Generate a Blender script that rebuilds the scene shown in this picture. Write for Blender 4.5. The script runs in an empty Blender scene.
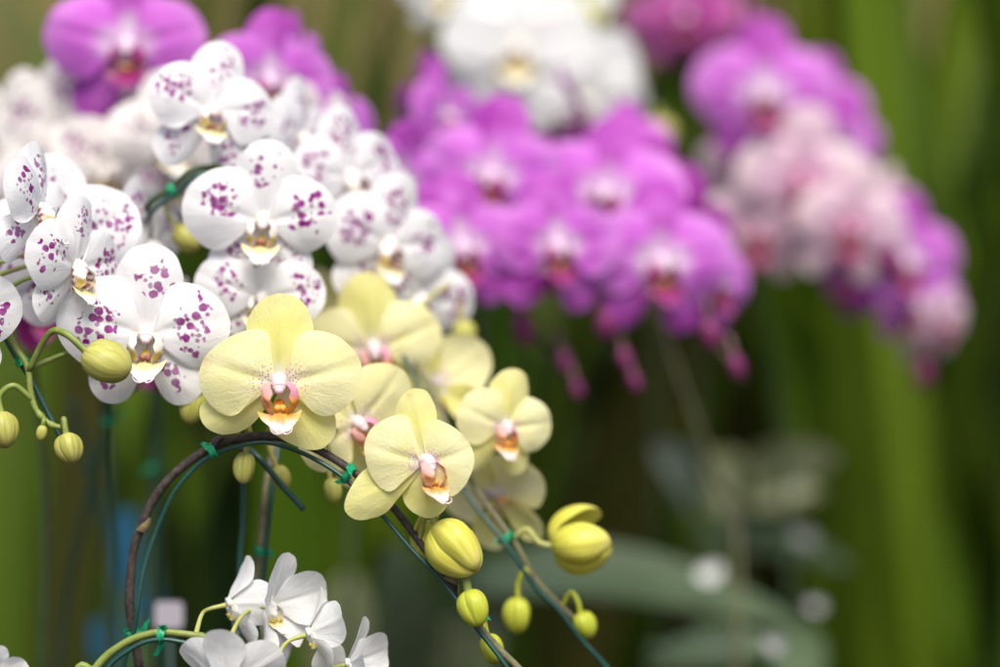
import bpy, math, random
from mathutils import Vector, Matrix, Euler, noise as mnoise

R = math.radians
rng = random.Random(7)
sc = bpy.context.scene
COL = sc.collection

# ------------------------------------------------------------------ camera frame
PITCH = R(5.0)
CAM = Vector((0, 0, 1.0))
FWD = Vector((0, math.cos(PITCH), -math.sin(PITCH)))
UP = Vector((0, math.sin(PITCH), math.cos(PITCH)))
RT = Vector((1, 0, 0))
LENS = 85.0
K = 36.0 / LENS / 1000.0
FOCUS = 1.16


def P(px, py, d):
    """world point that stands d metres from the camera plane"""
    return CAM + FWD * d + RT * ((px - 500) * K * d) + UP * ((333.5 - py) * K * d)


# ------------------------------------------------------------------ curve helper
def catmull(pts, per=8, closed=False):
    out = []
    n = len(pts)
    seg = n if closed else n - 1
    for i in range(seg):
        if closed:
            p0, p1, p2, p3 = pts[(i - 1) % n], pts[i], pts[(i + 1) % n], pts[(i + 2) % n]
        else:
            p1, p2 = pts[i], pts[i + 1]
            p0 = pts[i - 1] if i > 0 else p1 * 2 - p2
            p3 = pts[i + 2] if i + 2 < n else p2 * 2 - p1
        for j in range(per):
            t = j / per
            t2, t3 = t * t, t * t * t
            out.append(0.5 * ((2 * p1) + (p2 - p0) * t + (2 * p0 - 5 * p1 + 4 * p2 - p3) * t2
                              + (3 * p1 - p0 - 3 * p2 + p3) * t3))
    if not closed:
        out.append(pts[-1].copy())
    return out


def resample(pts, n):
    ds = [0.0]
    for a, b in zip(pts, pts[1:]):
        ds.append(ds[-1] + (b - a).length)
    tot = ds[-1]
    out = []
    j = 0
    for i in range(n):
        t = tot * i / (n - 1)
        while j < len(ds) - 2 and ds[j + 1] < t:
            j += 1
        s = (t - ds[j]) / max(1e-9, ds[j + 1] - ds[j])
        out.append(pts[j].lerp(pts[j + 1], min(1, max(0, s))))
    return out


# ------------------------------------------------------------------ mesh builder
class MB:
    def __init__(self):
        self.v, self.f, self.uv, self.uv2, self.col, self.mi = [], [], [], [], [], []

    def vert(self, p, uv=(0, 0), uv2=(0, 0), col=(1, 1, 1)):
        self.v.append(tuple(p)); self.uv.append(uv); self.uv2.append(uv2); self.col.append(col)
        return len(self.v) - 1

    def face(self, ids, mi=0):
        self.f.append(tuple(ids)); self.mi.append(mi)

    def grid(self, rows, mi=0, wrap=False):
        nr, nc = len(rows), len(rows[0])
        for i in range(nr - 1):
            for j in range(nc if wrap else nc - 1):
                j2 = (j + 1) % nc
                self.face((rows[i][j], rows[i][j2], rows[i + 1][j2], rows[i + 1][j]), mi)

    def tube(self, pts, rad, seg=10, mi=0, col=(1, 1, 1), cap=True, flat=1.0):
        """pts list of Vector, rad float / list / function of t"""
        n = len(pts)
        rows = []
        t0 = (pts[1] - pts[0]).normalized()
        ref = Vector((0, 0, 1)) if abs(t0.z) < 0.9 else Vector((1, 0, 0))
        nrm = (ref - t0 * ref.dot(t0)).normalized()
        dist = 0
        for i, p in enumerate(pts):
            t = (pts[min(i + 1, n - 1)] - pts[max(i - 1, 0)]).normalized()
            nrm = (nrm - t * nrm.dot(t)).normalized()
            b = t.cross(nrm)
            r = rad(i / (n - 1)) if callable(rad) else (rad[i] if isinstance(rad, list) else rad)
            if i: dist += (p - pts[i - 1]).length
            rows.append([self.vert(p + nrm * (math.cos(a) * r) + b * (math.sin(a) * r * flat), (j / seg, dist * 20), (i / (n - 1), j / seg), col)
                         for j, a in ((j, 2 * math.pi * j / seg) for j in range(seg))])
        self.grid(rows, mi, wrap=True)
        if cap:
            self.face(rows[0][::-1], mi); self.face(rows[-1], mi)

    def ellipsoid(self, c, rx, ry, rz, mi=0, col=(1, 1, 1), nu=14, nv=9, colf=None):
        rows = []
        for i in range(nv + 1):
            ph = math.pi * i / nv
            row = []
            for j in range(nu):
                a = 2 * math.pi * j / nu
                q = Vector((math.sin(ph) * math.cos(a), math.sin(ph) * math.sin(a), math.cos(ph)))
                cc = colf(q) if colf else col
                row.append(self.vert((c[0] + q.x * rx, c[1] + q.y * ry, c[2] + q.z * rz), (j / nu, i / nv), (0, 0), cc))
            rows.append(row)
        self.grid(rows, mi, wrap=True)

    def mesh(self, name, mats):
        me = bpy.data.meshes.new(name)
        me.from_pydata(self.v, [], self.f)
        for m in mats: me.materials.append(m)
        for p, mi in zip(me.polygons, self.mi):
            p.material_index = mi; p.use_smooth = True
        u1 = me.uv_layers.new(name='UVMap'); u2 = me.uv_layers.new(name='Loc')
        for l in me.loops:
            u1.data[l.index].uv = self.uv[l.vertex_index]; u2.data[l.index].uv = self.uv2[l.vertex_index]
        ca = me.color_attributes.new('Tint', 'FLOAT_COLOR', 'POINT')
        for i, c in enumerate(self.col): ca.data[i].color = (c[0], c[1], c[2], 1)
        me.update()
        return me


def link(name, data, parent=None, loc=None, rot=None, scale=None):
    o = bpy.data.objects.new(name, data)
    COL.objects.link(o)
    if parent: o.parent = parent
    if loc is not None: o.location = loc
    if rot is not None: o.rotation_euler = rot
    if scale is not None: o.scale = (scale,) * 3
    return o


def tag(o, label=None, cat=None, group=None, kind=None):
    if label: o['label'] = label
    if cat: o['category'] = cat
    if group: o['group'] = group
    if kind: o['kind'] = kind
    return o


def thing(name, label, cat, loc, group=None):
    return tag(link(name, None, None, loc), label, cat, group)


# ------------------------------------------------------------------ materials
class NT:
    def __init__(self, name):
        self.m = bpy.data.materials.new(name); self.m.use_nodes = True
        self.t = self.m.node_tree; self.t.nodes.clear()
        self.out = self.t.nodes.new('ShaderNodeOutputMaterial')

    def n(self, typ, **kw):
        nd = self.t.nodes.new(typ)
        ins = kw.pop('ins', {})
        for k, v in kw.items(): setattr(nd, k, v)
        for k, v in ins.items(): self.set(nd, k, v)
        return nd

    def set(self, nd, k, v):
        s = nd.inputs[k]
        if isinstance(v, bpy.types.NodeSocket): self.t.links.new(v, s)
        elif isinstance(v, bpy.types.Node): self.t.links.new(v.outputs[0], s)
        else:
            if s.type == 'RGBA' and len(v) == 3: v = (*v, 1)
            s.default_value = v

    def math(self, op, a, b=0.0, c=None, clamp=False):
        nd = self.n('ShaderNodeMath', operation=op, use_clamp=clamp)
        self.set(nd, 0, a); self.set(nd, 1, b)
        if c is not None: self.set(nd, 2, c)
        return nd.outputs[0]

    def ramp(self, x, lo, hi, a=0.0, b=1.0):
        nd = self.n('ShaderNodeMapRange', interpolation_type='SMOOTHSTEP')
        for k, v in (('Value', x), ('From Min', lo), ('From Max', hi), ('To Min', a), ('To Max', b)): self.set(nd, k, v)
        return nd.outputs[0]

    def mix(self, f, a, b, blend='MIX'):
        nd = self.n('ShaderNodeMix', data_type='RGBA', blend_type=blend)
        self.set(nd, 0, f); self.set(nd, 6, a); self.set(nd, 7, b)
        return nd.outputs[2]

    def noise(self, vec, scale, detail=2, rough=0.5, w=None, dist=0.0):
        nd = self.n('ShaderNodeTexNoise', noise_dimensions='4D' if w is not None else '3D')
        if vec is not None: self.set(nd, 'Vector', vec)
        if w is not None: self.set(nd, 'W', w)
        for k, v in (('Scale', scale), ('Detail', detail), ('Roughness', rough), ('Distortion', dist)): self.set(nd, k, v)
        return nd.outputs[0]

    def uv(self, name): return self.n('ShaderNodeUVMap', uv_map=name).outputs[0]

    def xyz(self, v):
        s = self.n('ShaderNodeSeparateXYZ'); self.set(s, 0, v); return s.outputs

    def vec(self, x, y, z=0.0):
        s = self.n('ShaderNodeCombineXYZ')
        self.set(s, 0, x); self.set(s, 1, y); self.set(s, 2, z); return s.outputs[0]

    def rand(self): return self.n('ShaderNodeObjectInfo').outputs['Random']

    def bump(self, h, strength, dist=0.001):
        nd = self.n('ShaderNodeBump'); self.set(nd, 'Height', h); self.set(nd, 'Strength', strength); self.set(nd, 'Distance', dist)
        return nd.outputs[0]

    def finish(self, color, rough=0.5, spec=0.3, bump=None, trans=0.0, tcol=None, sheen=0.0, metal=0.0):
        p = self.n('ShaderNodeBsdfPrincipled')
        self.set(p, 'Base Color', color); self.set(p, 'Roughness', rough); self.set(p, 'Specular IOR Level', spec); self.set(p, 'Metallic', metal)
        if sheen: self.set(p, 'Sheen Weight', sheen)
        if bump is not None: self.set(p, 'Normal', bump)
        if trans:
            tr = self.n('ShaderNodeBsdfTranslucent'); self.set(tr, 'Color', tcol if tcol is not None else color)
            if bump is not None: self.set(tr, 'Normal', bump)
            mx = self.n('ShaderNodeMixShader'); self.set(mx, 0, trans)
            self.t.links.new(p.outputs[0], mx.inputs[1]); self.t.links.new(tr.outputs[0], mx.inputs[2])
            self.t.links.new(mx.outputs[0], self.out.inputs[0])
        else:
            self.t.links.new(p.outputs[0], self.out.inputs[0])
        return self.m


def petal_mat(name, kind, sepal=False):
    """UVMap = (angle around base, distance from base), Loc = (along, across)"""
    t = NT(name)
    pol, loc = t.xyz(t.uv('UVMap')), t.uv('Loc')
    th, s = pol[0], pol[1]
    lx = t.xyz(loc)
    rnd = t.rand()
    w = t.math('MULTIPLY', rnd, 37.0)
    obj = t.n('ShaderNodeTexCoord').outputs['Object']
    big = t.noise(obj, 2.2, 3, 0.6, w)
    # veins run from the base to the rim
    vth = t.math('ADD', th, t.math('MULTIPLY', t.noise(loc, 5.0, 2, 0.5, w), 0.09))
    vein = t.noise(t.vec(t.math('MULTIPLY', vth, 34.0), t.math('MULTIPLY', s, 1.6)), 1.0, 2, 0.6, w)
    fine = t.noise(obj, 26.0, 3, 0.6)
    vs = t.ramp(vein, 0.35, 0.68)
    mid = t.ramp(t.math('ABSOLUTE', t.math('SUBTRACT', lx[1], 0.5)), 0.0, 0.05, 1.0, 0.0)
    if kind == 'yellow':
        a, b = ((0.905, 0.865, 0.51), (0.895, 0.845, 0.41)) if not sepal else ((0.85, 0.81, 0.33), (0.81, 0.77, 0.22))
        c = t.mix(t.ramp(big, 0.35, 0.7), a, b)
        c = t.mix(t.math('MULTIPLY', vs, 0.10), c, (0.89, 0.85, 0.58))
        c = t.mix(t.math('MULTIPLY', t.math('MULTIPLY', mid, t.ramp(s, 0.95, 0.3)), 0.3), c, (0.66, 0.62, 0.12))
        c = t.mix(t.ramp(s, 0.72, 1.0, 0.0, 0.35), c, (0.83, 0.78, 0.42))
        # faint pinkish brown weathering of the rim
        rim = t.math('MULTIPLY', t.ramp(s, 0.78, 0.97), t.ramp(t.noise(obj, 3.0, 4, 0.7, w), 0.53, 0.75))
        c = t.mix(t.math('MULTIPLY', rim, 0.5), c, (0.66, 0.42, 0.22))
        c = t.mix(t.ramp(s, 0.30, 0.10), c, (0.80, 0.79, 0.62))
        # purple freckles by the centre
        vo = t.n('ShaderNodeTexVoronoi', voronoi_dimensions='2D'); t.set(vo, 'Vector', obj if False else t.vec(t.xyz(obj)[0], t.xyz(obj)[2])); t.set(vo, 'Scale', 27.0)
        fr = t.math('MULTIPLY', t.ramp(vo.outputs['Distance'], 0.42, 0.22), t.math('MULTIPLY', t.ramp(s, 0.52, 0.18), t.ramp(t.xyz(vo.outputs['Color'])[0], 0.42, 0.5)))
        fr = t.math('MULTIPLY', fr, t.ramp(s, 0.06, 0.13))
        if not sepal:
            flush = t.math('MULTIPLY', t.math('MULTIPLY', t.ramp(s, 0.34, 0.2), t.ramp(s, 0.1, 0.2)), t.ramp(t.noise(obj, 5.0, 2, 0.5, w), 0.48, 0.62))
            c = t.mix(t.math('MULTIPLY', flush, 0.55), c, (0.66, 0.38, 0.58))
            c = t.mix(t.math('MULTIPLY', fr, 0.7), c, (0.40, 0.12, 0.28))
        speck = t.ramp(t.noise(obj, 34.0, 2, 0.5, w), 0.735, 0.775)
        c = t.mix(t.math('MULTIPLY', speck, t.ramp(s, 0.35, 0.8, 0.1, 0.5)), c, (0.45, 0.26, 0.10))
    elif kind == 'purple':
        dk, lt = ((0.60, 0.125, 0.635), (0.77, 0.36, 0.81)) if not sepal else ((0.33, 0.018, 0.32), (0.52, 0.10, 0.53))  # deep magenta sepals, darkened further to paint shadow into the folds
        c = t.mix(t.ramp(big, 0.3, 0.7), dk, (0.69, 0.21, 0.73))
        c = t.mix(t.ramp(s, 0.62, 1.0, 0.0, 0.75), c, lt)
        c = t.mix(t.math('MULTIPLY', vs, 0.22), c, (0.44, 0.05, 0.52))
        c = t.mix(t.ramp(s, 0.50, 0.16), c, (0.84, 0.68, 0.84))
        c = t.mix(t.ramp(rnd, 0.3, 1.0, 0.0, 0.35), c, (0.46, 0.05, 0.46))
    elif kind == 'violet':  # dark petals, and shade painted as colour for the gaps between purple blooms
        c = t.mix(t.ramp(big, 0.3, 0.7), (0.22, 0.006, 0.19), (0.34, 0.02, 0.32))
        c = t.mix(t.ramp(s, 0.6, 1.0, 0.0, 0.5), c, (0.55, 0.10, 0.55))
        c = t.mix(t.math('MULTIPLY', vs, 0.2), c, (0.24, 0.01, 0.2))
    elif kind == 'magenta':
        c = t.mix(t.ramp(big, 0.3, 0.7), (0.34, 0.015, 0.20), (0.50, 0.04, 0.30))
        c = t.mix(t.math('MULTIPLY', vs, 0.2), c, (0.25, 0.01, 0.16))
    elif kind == 'rose':
        c = t.mix(t.ramp(big, 0.3, 0.7), (0.52, 0.07, 0.36), (0.62, 0.14, 0.46))
        c = t.mix(t.ramp(s, 0.6, 1.0, 0.0, 0.5), c, (0.72, 0.28, 0.56))
    elif kind == 'pale':
        c = t.mix(t.ramp(big, 0.3, 0.7), (0.76, 0.50, 0.66), (0.78, 0.62, 0.68))
        c = t.mix(t.math('MULTIPLY', vs, 0.35), c, (0.60, 0.22, 0.48))
        c = t.mix(t.ramp(s, 0.6, 1.0, 0.0, 0.6), c, (0.82, 0.74, 0.70))
        c = t.mix(t.ramp(s, 0.40, 0.12), c, (0.62, 0.22, 0.42))
        c = t.mix(t.ramp(rnd, 0.5, 1.0, 0.0, 0.5), c, (0.80, 0.70, 0.68))
    elif kind == 'white':
        c = t.mix(t.ramp(big, 0.3, 0.7), (0.85, 0.85, 0.845), (0.82, 0.82, 0.81))
        c = t.mix(t.math('MULTIPLY', vs, 0.15), c, (0.74, 0.75, 0.72))
        c = t.mix(t.ramp(s, 0.25, 0.05), c, (0.78, 0.80, 0.60))
    elif kind in ('spotted', 'spottedold'):
        base = (0.89, 0.88, 0.89) if kind == 'spotted' else (0.87, 0.83, 0.79)
        c = t.mix(t.ramp(big, 0.3, 0.7), base, tuple(x * 0.95 for x in base))
        c = t.mix(t.math('MULTIPLY', vs, 0.12), c, (0.74, 0.73, 0.76))
        oo = t.xyz(obj)
        pv = t.vec(t.math('ADD', oo[0], t.math('MULTIPLY', t.noise(obj, 7.0, 1, 0.5), 0.04)), oo[2], t.math('MULTIPLY', rnd, 9.0))

        def spots(scale, thr, keep, c0, c1, s0, s1, mk):
            vo = t.n('ShaderNodeTexVoronoi', voronoi_dimensions='3D'); t.set(vo, 'Vector', pv); t.set(vo, 'Scale', scale); t.set(vo, 'Randomness', 0.85)
            d = t.math('ADD', vo.outputs['Distance'], t.math('MULTIPLY', t.math('SUBTRACT', t.noise(obj, 40.0, 2, 0.5), 0.5), 0.16))
            m = t.ramp(d, thr, thr - 0.12)
            m = t.math('MULTIPLY', m, t.math('GREATER_THAN', t.xyz(vo.outputs['Color'])[0], keep))
            if mk:
                da = t.math('SUBTRACT', lx[0], t.math('ADD', 0.50, t.math('MULTIPLY', t.math('FRACT', t.math('MULTIPLY', rnd, 91.0)), 0.16)))
                dc = t.math('SUBTRACT', lx[1], t.math('ADD', 0.42, t.math('MULTIPLY', t.math('FRACT', t.math('MULTIPLY', rnd, 57.0)), 0.16)))
                rr = t.math('SQRT', t.math('ADD', t.math('MULTIPLY', da, da), t.math('MULTIPLY', dc, dc)))
                rr = t.math('ADD', rr, t.math('MULTIPLY', t.math('SUBTRACT', t.noise(obj, 4.0, 2, 0.5, w), 0.5), 0.75))
                patch = t.ramp(rr, 0.265, 0.20)
            else: patch = 1.0
            ring = t.math('MULTIPLY', t.ramp(s, s0, s0 + 0.14), t.ramp(s, s1, s1 - 0.12))
            return t.math('MULTIPLY', m, t.math('MULTIPLY', patch, ring))
        m1 = spots(8.6, 0.50, 0.12, 0.5, 0.6, 0.22, 1.0, True)
        m2 = spots(13.5, 0.44, 0.40, 0.0, 0.1, 0.25, 0.98, True)
        m = t.math('MAXIMUM', t.ramp(m1, 0.15, 0.6), t.math('MULTIPLY', t.ramp(m2, 0.2, 0.7), 0.8))
        if sepal: m = t.math('MULTIPLY', m, 0.9)
        sp = t.mix(t.ramp(t.noise(obj, 12.0, 1), 0.35, 0.65), (0.215, 0.004, 0.165), (0.31, 0.012, 0.26))
        c = t.mix(t.math('MULTIPLY', m, t.ramp(t.noise(obj, 4.5, 2, 0.5, w), 0.3, 0.6, 0.86, 1.0) if kind == 'spotted' else 0.72), c, sp)
        c = t.mix(t.ramp(s, 0.18, 0.04), c, (0.80, 0.74, 0.55))
    h = t.math('ADD', t.math('MULTIPLY', vein, 0.7), t.math('MULTIPLY', fine, 0.45))
    h = t.math('MULTIPLY', h, t.ramp(s, 0.12, 0.45, 0.25, 1.0))
    bmp = t.bump(h, 0.5, 0.0009)
    return t.finish(c, 0.55, 0.2, bmp, 0.33, None, 0.08)


def lip_mat():
    t = NT('lip_flesh')
    at = t.n('ShaderNodeAttribute', attribute_name='Tint').outputs['Color']
    obj = t.n('ShaderNodeTexCoord').outputs['Object']
    vo = t.n('ShaderNodeTexVoronoi'); t.set(vo, 'Vector', obj); t.set(vo, 'Scale', 42.0)
    d = t.math('MULTIPLY', t.ramp(vo.outputs['Distance'], 0.45, 0.2), t.ramp(t.noise(obj, 9.0, 2), 0.48, 0.6))
    c = t.mix(t.math('MULTIPLY', d, 0.55), at, t.mix(1.0, at, (0.55, 0.16, 0.22), 'MULTIPLY'))
    c = t.mix(t.ramp(t.noise(obj, 6.0, 3), 0.4, 0.7, 0.0, 0.2), c, (0.85, 0.80, 0.78))
    return t.finish(c, 0.5, 0.25, t.bump(t.noise(obj, 40, 2), 0.3, 0.0006), 0.25)


def simple_mat(name, c0, c1, scale=30.0, rough=0.5, spec=0.3, bs=0.3, bd=0.0008, trans=0.0, stretch=None, rndmix=None, c2=None):
    t = NT(name)
    obj = t.n('ShaderNodeTexCoord').outputs['Object']
    v = obj
    if stretch:
        mp = t.n('ShaderNodeMapping'); t.set(mp, 'Vector', obj); mp.inputs['Scale'].default_value = stretch; v = mp.outputs[0]
    w = t.math('MULTIPLY', t.rand(), 20.0)
    nz = t.noise(v, scale, 4, 0.6, w)
    c = t.mix(t.ramp(nz, 0.3, 0.7), c0, c1)
    if c2: c = t.mix(t.ramp(t.noise(v, scale * 0.22, 3, 0.6, w), 0.52, 0.66), c, c2)
    if rndmix: c = t.mix(t.ramp(t.rand(), 0.0, 1.0, 0.0, 0.9), c, rndmix)
    return t.finish(c, rough, spec, t.bump(nz, bs, bd), trans)


def bud_mat(name, c0, c1, tip):
    t = NT(name)
    pol = t.xyz(t.uv('UVMap')); obj = t.n('ShaderNodeTexCoord').outputs['Object']
    w = t.math('MULTIPLY', t.rand(), 20.0)
    vein = t.noise(t.vec(t.math('MULTIPLY', pol[0], 34.0), t.math('MULTIPLY', pol[1], 1.6)), 1.0, 3, 0.6, w)
    c = t.mix(t.ramp(vein, 0.35, 0.65), c0, c1)
    c = t.mix(t.ramp(t.noise(obj, 160, 4, 0.65, w), 0.56, 0.74, 0.0, 0.35), c, tuple(x * 0.6 for x in c0))
    c = t.mix(t.math('MULTIPLY', t.ramp(pol[1], 0.84, 0.97), 0.5), c, (0.20, 0.13, 0.05))
    c = t.mix(t.ramp(pol[1], 0.55, 1.0, 0.0, 0.6), c, tip)
    c = t.mix(t.ramp(pol[1], 0.3, 0.0, 0.0, 0.45), c, tuple(x * 0.72 for x in c0))
    return t.finish(c, 0.42, 0.35, t.bump(vein, 0.35, 0.0008), 0.18)


M = {}
for kd in ('yellow', 'purple', 'magenta', 'rose', 'pale', 'white', 'spotted', 'spottedold', 'violet'):
    M[kd] = petal_mat(kd + '_petal', kd)
    M[kd + '_s'] = petal_mat(kd + '_sepal', kd, True)
M['lip'] = lip_mat()
M['stem_dark'] = simple_mat('stem_brown', (0.055, 0.043, 0.033), (0.11, 0.085, 0.062), 260, 0.6, 0.3, 0.5, 0.0006, c2=(0.075, 0.075, 0.04))
M['stem_grey'] = simple_mat('stem_greyish_olive', (0.13, 0.125, 0.065), (0.19, 0.18, 0.10), 200, 0.5, 0.3, 0.35, 0.0005, c2=(0.11, 0.09, 0.06))
M['stem_green'] = simple_mat('stem_green', (0.15, 0.20, 0.035), (0.22, 0.27, 0.06), 180, 0.45, 0.35, 0.3, 0.0004, c2=(0.16, 0.13, 0.06))
M['stem_deep'] = simple_mat('stem_deep_green', (0.035, 0.06, 0.03), (0.06, 0.09, 0.04), 150, 0.5, 0.3, 0.3, 0.0005)
M['stalk_y'] = simple_mat('flower_stalk_lime', (0.36, 0.39, 0.10), (0.46, 0.46, 0.16), 120, 0.45, 0.3, 0.2, 0.0004, 0.15)
M['stalk_p'] = simple_mat('flower_stalk_plum', (0.20, 0.09, 0.14), (0.26, 0.20, 0.14), 120, 0.45, 0.3, 0.2, 0.0004, 0.1)
M['wire'] = simple_mat('green_plastic_wire', (0.008, 0.045, 0.036), (0.014, 0.065, 0.052), 90, 0.35, 0.5, 0.1, 0.0003)
M['tie'] = simple_mat('green_tie_film', (0.008, 0.27, 0.11), (0.02, 0.42, 0.20), 300, 0.35, 0.5, 0.5, 0.0006, 0.25)
M['bud_y'] = bud_mat('bud_lime', (0.38, 0.39, 0.075), (0.56, 0.53, 0.15), (0.56, 0.47, 0.16))
M['bud_g'] = bud_mat('bud_green', (0.40, 0.45, 0.035), (0.54, 0.56, 0.06), (0.46, 0.46, 0.05))
M['bud_open'] = bud_mat('bud_bright_yellow', (0.54, 0.52, 0.05), (0.74, 0.69, 0.13), (0.78, 0.71, 0.24))
M['bud_p'] = bud_mat('bud_plum', (0.17, 0.018, 0.10), (0.25, 0.04, 0.15), (0.20, 0.05, 0.08))


# ------------------------------------------------------------------ flower shapes
# outlines traced off the big yellow bloom: (x, z) in half-widths, centre = column
def Z1(pts): return [Vector(((x - 347) / 287.0, 0, (402 - y) / 287.0)) for x, y in pts]


OUT1 = {
    'petal_l': Z1([(333, 396), (322, 340), (318, 285), (314, 228), (286, 208), (230, 212), (165, 240), (110, 280), (75, 330), (65, 385),
                   (80, 437), (114, 482), (150, 506), (185, 512), (214, 495), (240, 462), (272, 430), (308, 408), (333, 400)]),
    'petal_r': Z1([(362, 396), (383, 342), (394, 290), (410, 240), (445, 215), (490, 213), (545, 228), (602, 270), (635, 330), (639, 390),
                   (618, 442), (575, 487), (535, 510), (497, 513), (464, 495), (438, 462), (414, 432), (384, 410), (362, 400)]),
    'dorsal': Z1([(340, 385), (318, 352), (285, 308), (247, 258), (229, 208), (243, 158), (275, 113), (315, 90), (355, 83), (396, 92), (431, 116),
                  (455, 160), (466, 212), (440, 262), (405, 315), (372, 360), (354, 385)]),
    'lat_l': Z1([(335, 412), (275, 428), (190, 440), (110, 450), (70, 475), (62, 511), (80, 551), (125, 580), (176, 581), (226, 562), (272, 522),
                 (306, 472), (338, 425)]),
    'lat_r': Z1([(345, 425), (322, 480), (310, 540), (330, 582), (400, 622), (460, 637), (506, 626), (536, 591), (544, 542), (528, 492),
                 (475, 455), (410, 430), (352, 415)]),
}


def Z2(pts): return [Vector(((x - 372) / 192.0, 0, (398 - y) / 192.0)) for x, y in pts]


OUT2 = {
    'petal_l': Z2([(358, 400), (332, 350), (325, 300), (318, 245), (292, 226), (250, 232), (203, 255), (170, 290), (157, 332), (160, 382),
                   (175, 431), (200, 470), (231, 494), (258, 490), (286, 462), (312, 432), (340, 412), (358, 405)]),
    'petal_r': Z2([(378, 395), (366, 345), (361, 295), (370, 256), (396, 242), (432, 250), (482, 280), (521, 321), (541, 371), (536, 421),
                   (512, 471), (482, 506), (455, 516), (430, 500), (412, 465), (395, 425), (380, 405)]),
    'dorsal': Z2([(362, 385), (340, 350), (300, 295), (265, 235), (274, 190), (295, 155), (331, 135), (366, 140), (391, 165), (408, 206), (412, 246),
                  (396, 300), (382, 350), (372, 385)]),
    'lat_l': Z2([(350, 418), (300, 415), (230, 405), (165, 417), (129, 451), (100, 500), (85, 546), (95, 581), (135, 600), (180, 595), (231, 575),
                 (266, 531), (290, 492), (330, 445), (352, 425)]),
    'lat_r': Z2([(356, 425), (310, 455), (289, 500), (300, 546), (335, 580), (380, 597), (421, 585), (450, 551), (461, 515), (440, 475), (400, 440), (366, 420)]),
}


def mirrored(o):
    """even, symmetric bloom for the other plants"""
    r = {}
    fl = lambda pts: [Vector((-p.x, 0, p.z)) for p in pts][::-1]
    r['petal_r'] = o['petal_r']; r['petal_l'] = fl(o['petal_r'])
    r['dorsal'] = o['dorsal']
    r['lat_l'] = o['lat_l']; r['lat_r'] = fl(o['lat_l'])
    lat = [Vector((-0.02, 0, -0.06)), Vector((-0.24, 0, -0.10)), Vector((-0.52, 0, -0.22)), Vector((-0.68, 0, -0.42)), Vector((-0.70, 0, -0.62)),
           Vector((-0.58, 0, -0.80)), Vector((-0.40, 0, -0.86)), Vector((-0.22, 0, -0.78)), Vector((-0.10, 0, -0.56)), Vector((-0.02, 0, -0.30)), Vector((0.0, 0, -0.08))]
    r['lat_l'] = lat; r['lat_r'] = fl(lat)
    return r


OUTS = mirrored(OUT1)


def sheet(mb, outline, base, y0, tilt, cup, recurve, crease, wave, seed, mi=0, N=52, Mr=15, bulge=0.0, grow=1.0):
    o = resample(catmull([p.copy() for p in outline], 8), N)
    b = Vector((base[0], 0, base[1]))
    far = max(o, key=lambda p: (p - b).length)
    cen = sum(o, Vector()) / len(o)
    m = (cen - b).normalized()
    ac = Vector((-m.z, 0, m.x))
    L = max((p - b).dot(m) for p in o)
    W = max(abs((p - b).dot(ac)) for p in o)
    r_ = random.Random(seed)
    ph = [r_.uniform(0, 6.28) for _ in range(4)]
    off = Vector((r_.uniform(0, 50), r_.uniform(0, 50), r_.uniform(0, 50)))

    def pt(p, s, th):
        q = p - b
        a = q.dot(m) / L; c = q.dot(ac) / W
        y = y0 + tilt * a + cup * c * c * min(1, a * 2.2) + recurve * a * a * a
        y -= bulge * math.sin(math.pi * min(1, max(0, a))) * (1 - c * c * 0.8)
        y += crease * math.exp(-(c / 0.11) ** 2) * min(1, max(0, a * 3)) * (1 - 0.7 * a)
        y += wave * s ** 3 * (math.sin(th * 13 + ph[0]) * 0.5 + math.sin(th * 21 + ph[1]) * 0.3)
        y += 0.035 * s * (mnoise.noise(p * 2.1 + off))
        y += 0.012 * s * mnoise.noise(p * 5.5 + off)
        return Vector((p.x, y, p.z)), (a, c * 0.5 + 0.5)
    rows = []
    pp, lc = pt(b, 0, 0)
    for j in range(Mr):
        s = (0.03 + 0.97 * j / (Mr - 1))
        row = []
        for k, q in enumerate(o):
            jit = 1.0 + (0.010 * mnoise.noise(Vector((k * 0.35, seed, 0))) if j == Mr - 1 else 0)
            p = b + (q - b) * s * grow * (jit if j == Mr - 1 else 1)
            v3, lc = pt(p, s, k / (N - 1))
            row.append(mb.vert(v3, (k / (N - 1), s * (q - b).length / max(0.3, (far - b).length) * 0.35 + s * 0.65), lc))
        rows.append(row)
    mb.grid(rows, mi)


LIPCOL = {
    #            lobe low             lobe top            inside               tongue               tongue tip          callus               column
    'yellow': ((0.84, 0.33, 0.02), (0.70, 0.30, 0.46), (0.78, 0.34, 0.06), (0.82, 0.42, 0.08), (0.80, 0.68, 0.66), (0.82, 0.42, 0.02), (0.80, 0.68, 0.70)),
    'spotted': ((0.80, 0.62, 0.14), (0.86, 0.83, 0.78), (0.24, 0.03, 0.04), (0.82, 0.72, 0.36), (0.87, 0.86, 0.85), (0.34, 0.09, 0.04), (0.87, 0.84, 0.80)),
    'purple': ((0.34, 0.02, 0.09), (0.32, 0.015, 0.20), (0.50, 0.20, 0.07), (0.30, 0.015, 0.11), (0.30, 0.02, 0.20), (0.60, 0.28, 0.04), (0.84, 0.66, 0.84)),
    'white': ((0.80, 0.62, 0.12), (0.84, 0.82, 0.76), (0.82, 0.70, 0.30), (0.84, 0.74, 0.32), (0.84, 0.83, 0.80), (0.82, 0.56, 0.03), (0.86, 0.85, 0.84)),
    'pale': ((0.30, 0.02, 0.09), (0.32, 0.03, 0.12), (0.40, 0.10, 0.09), (0.28, 0.015, 0.09), (0.32, 0.04, 0.15), (0.5, 0.24, 0.06), (0.74, 0.42, 0.58)),
}
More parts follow.
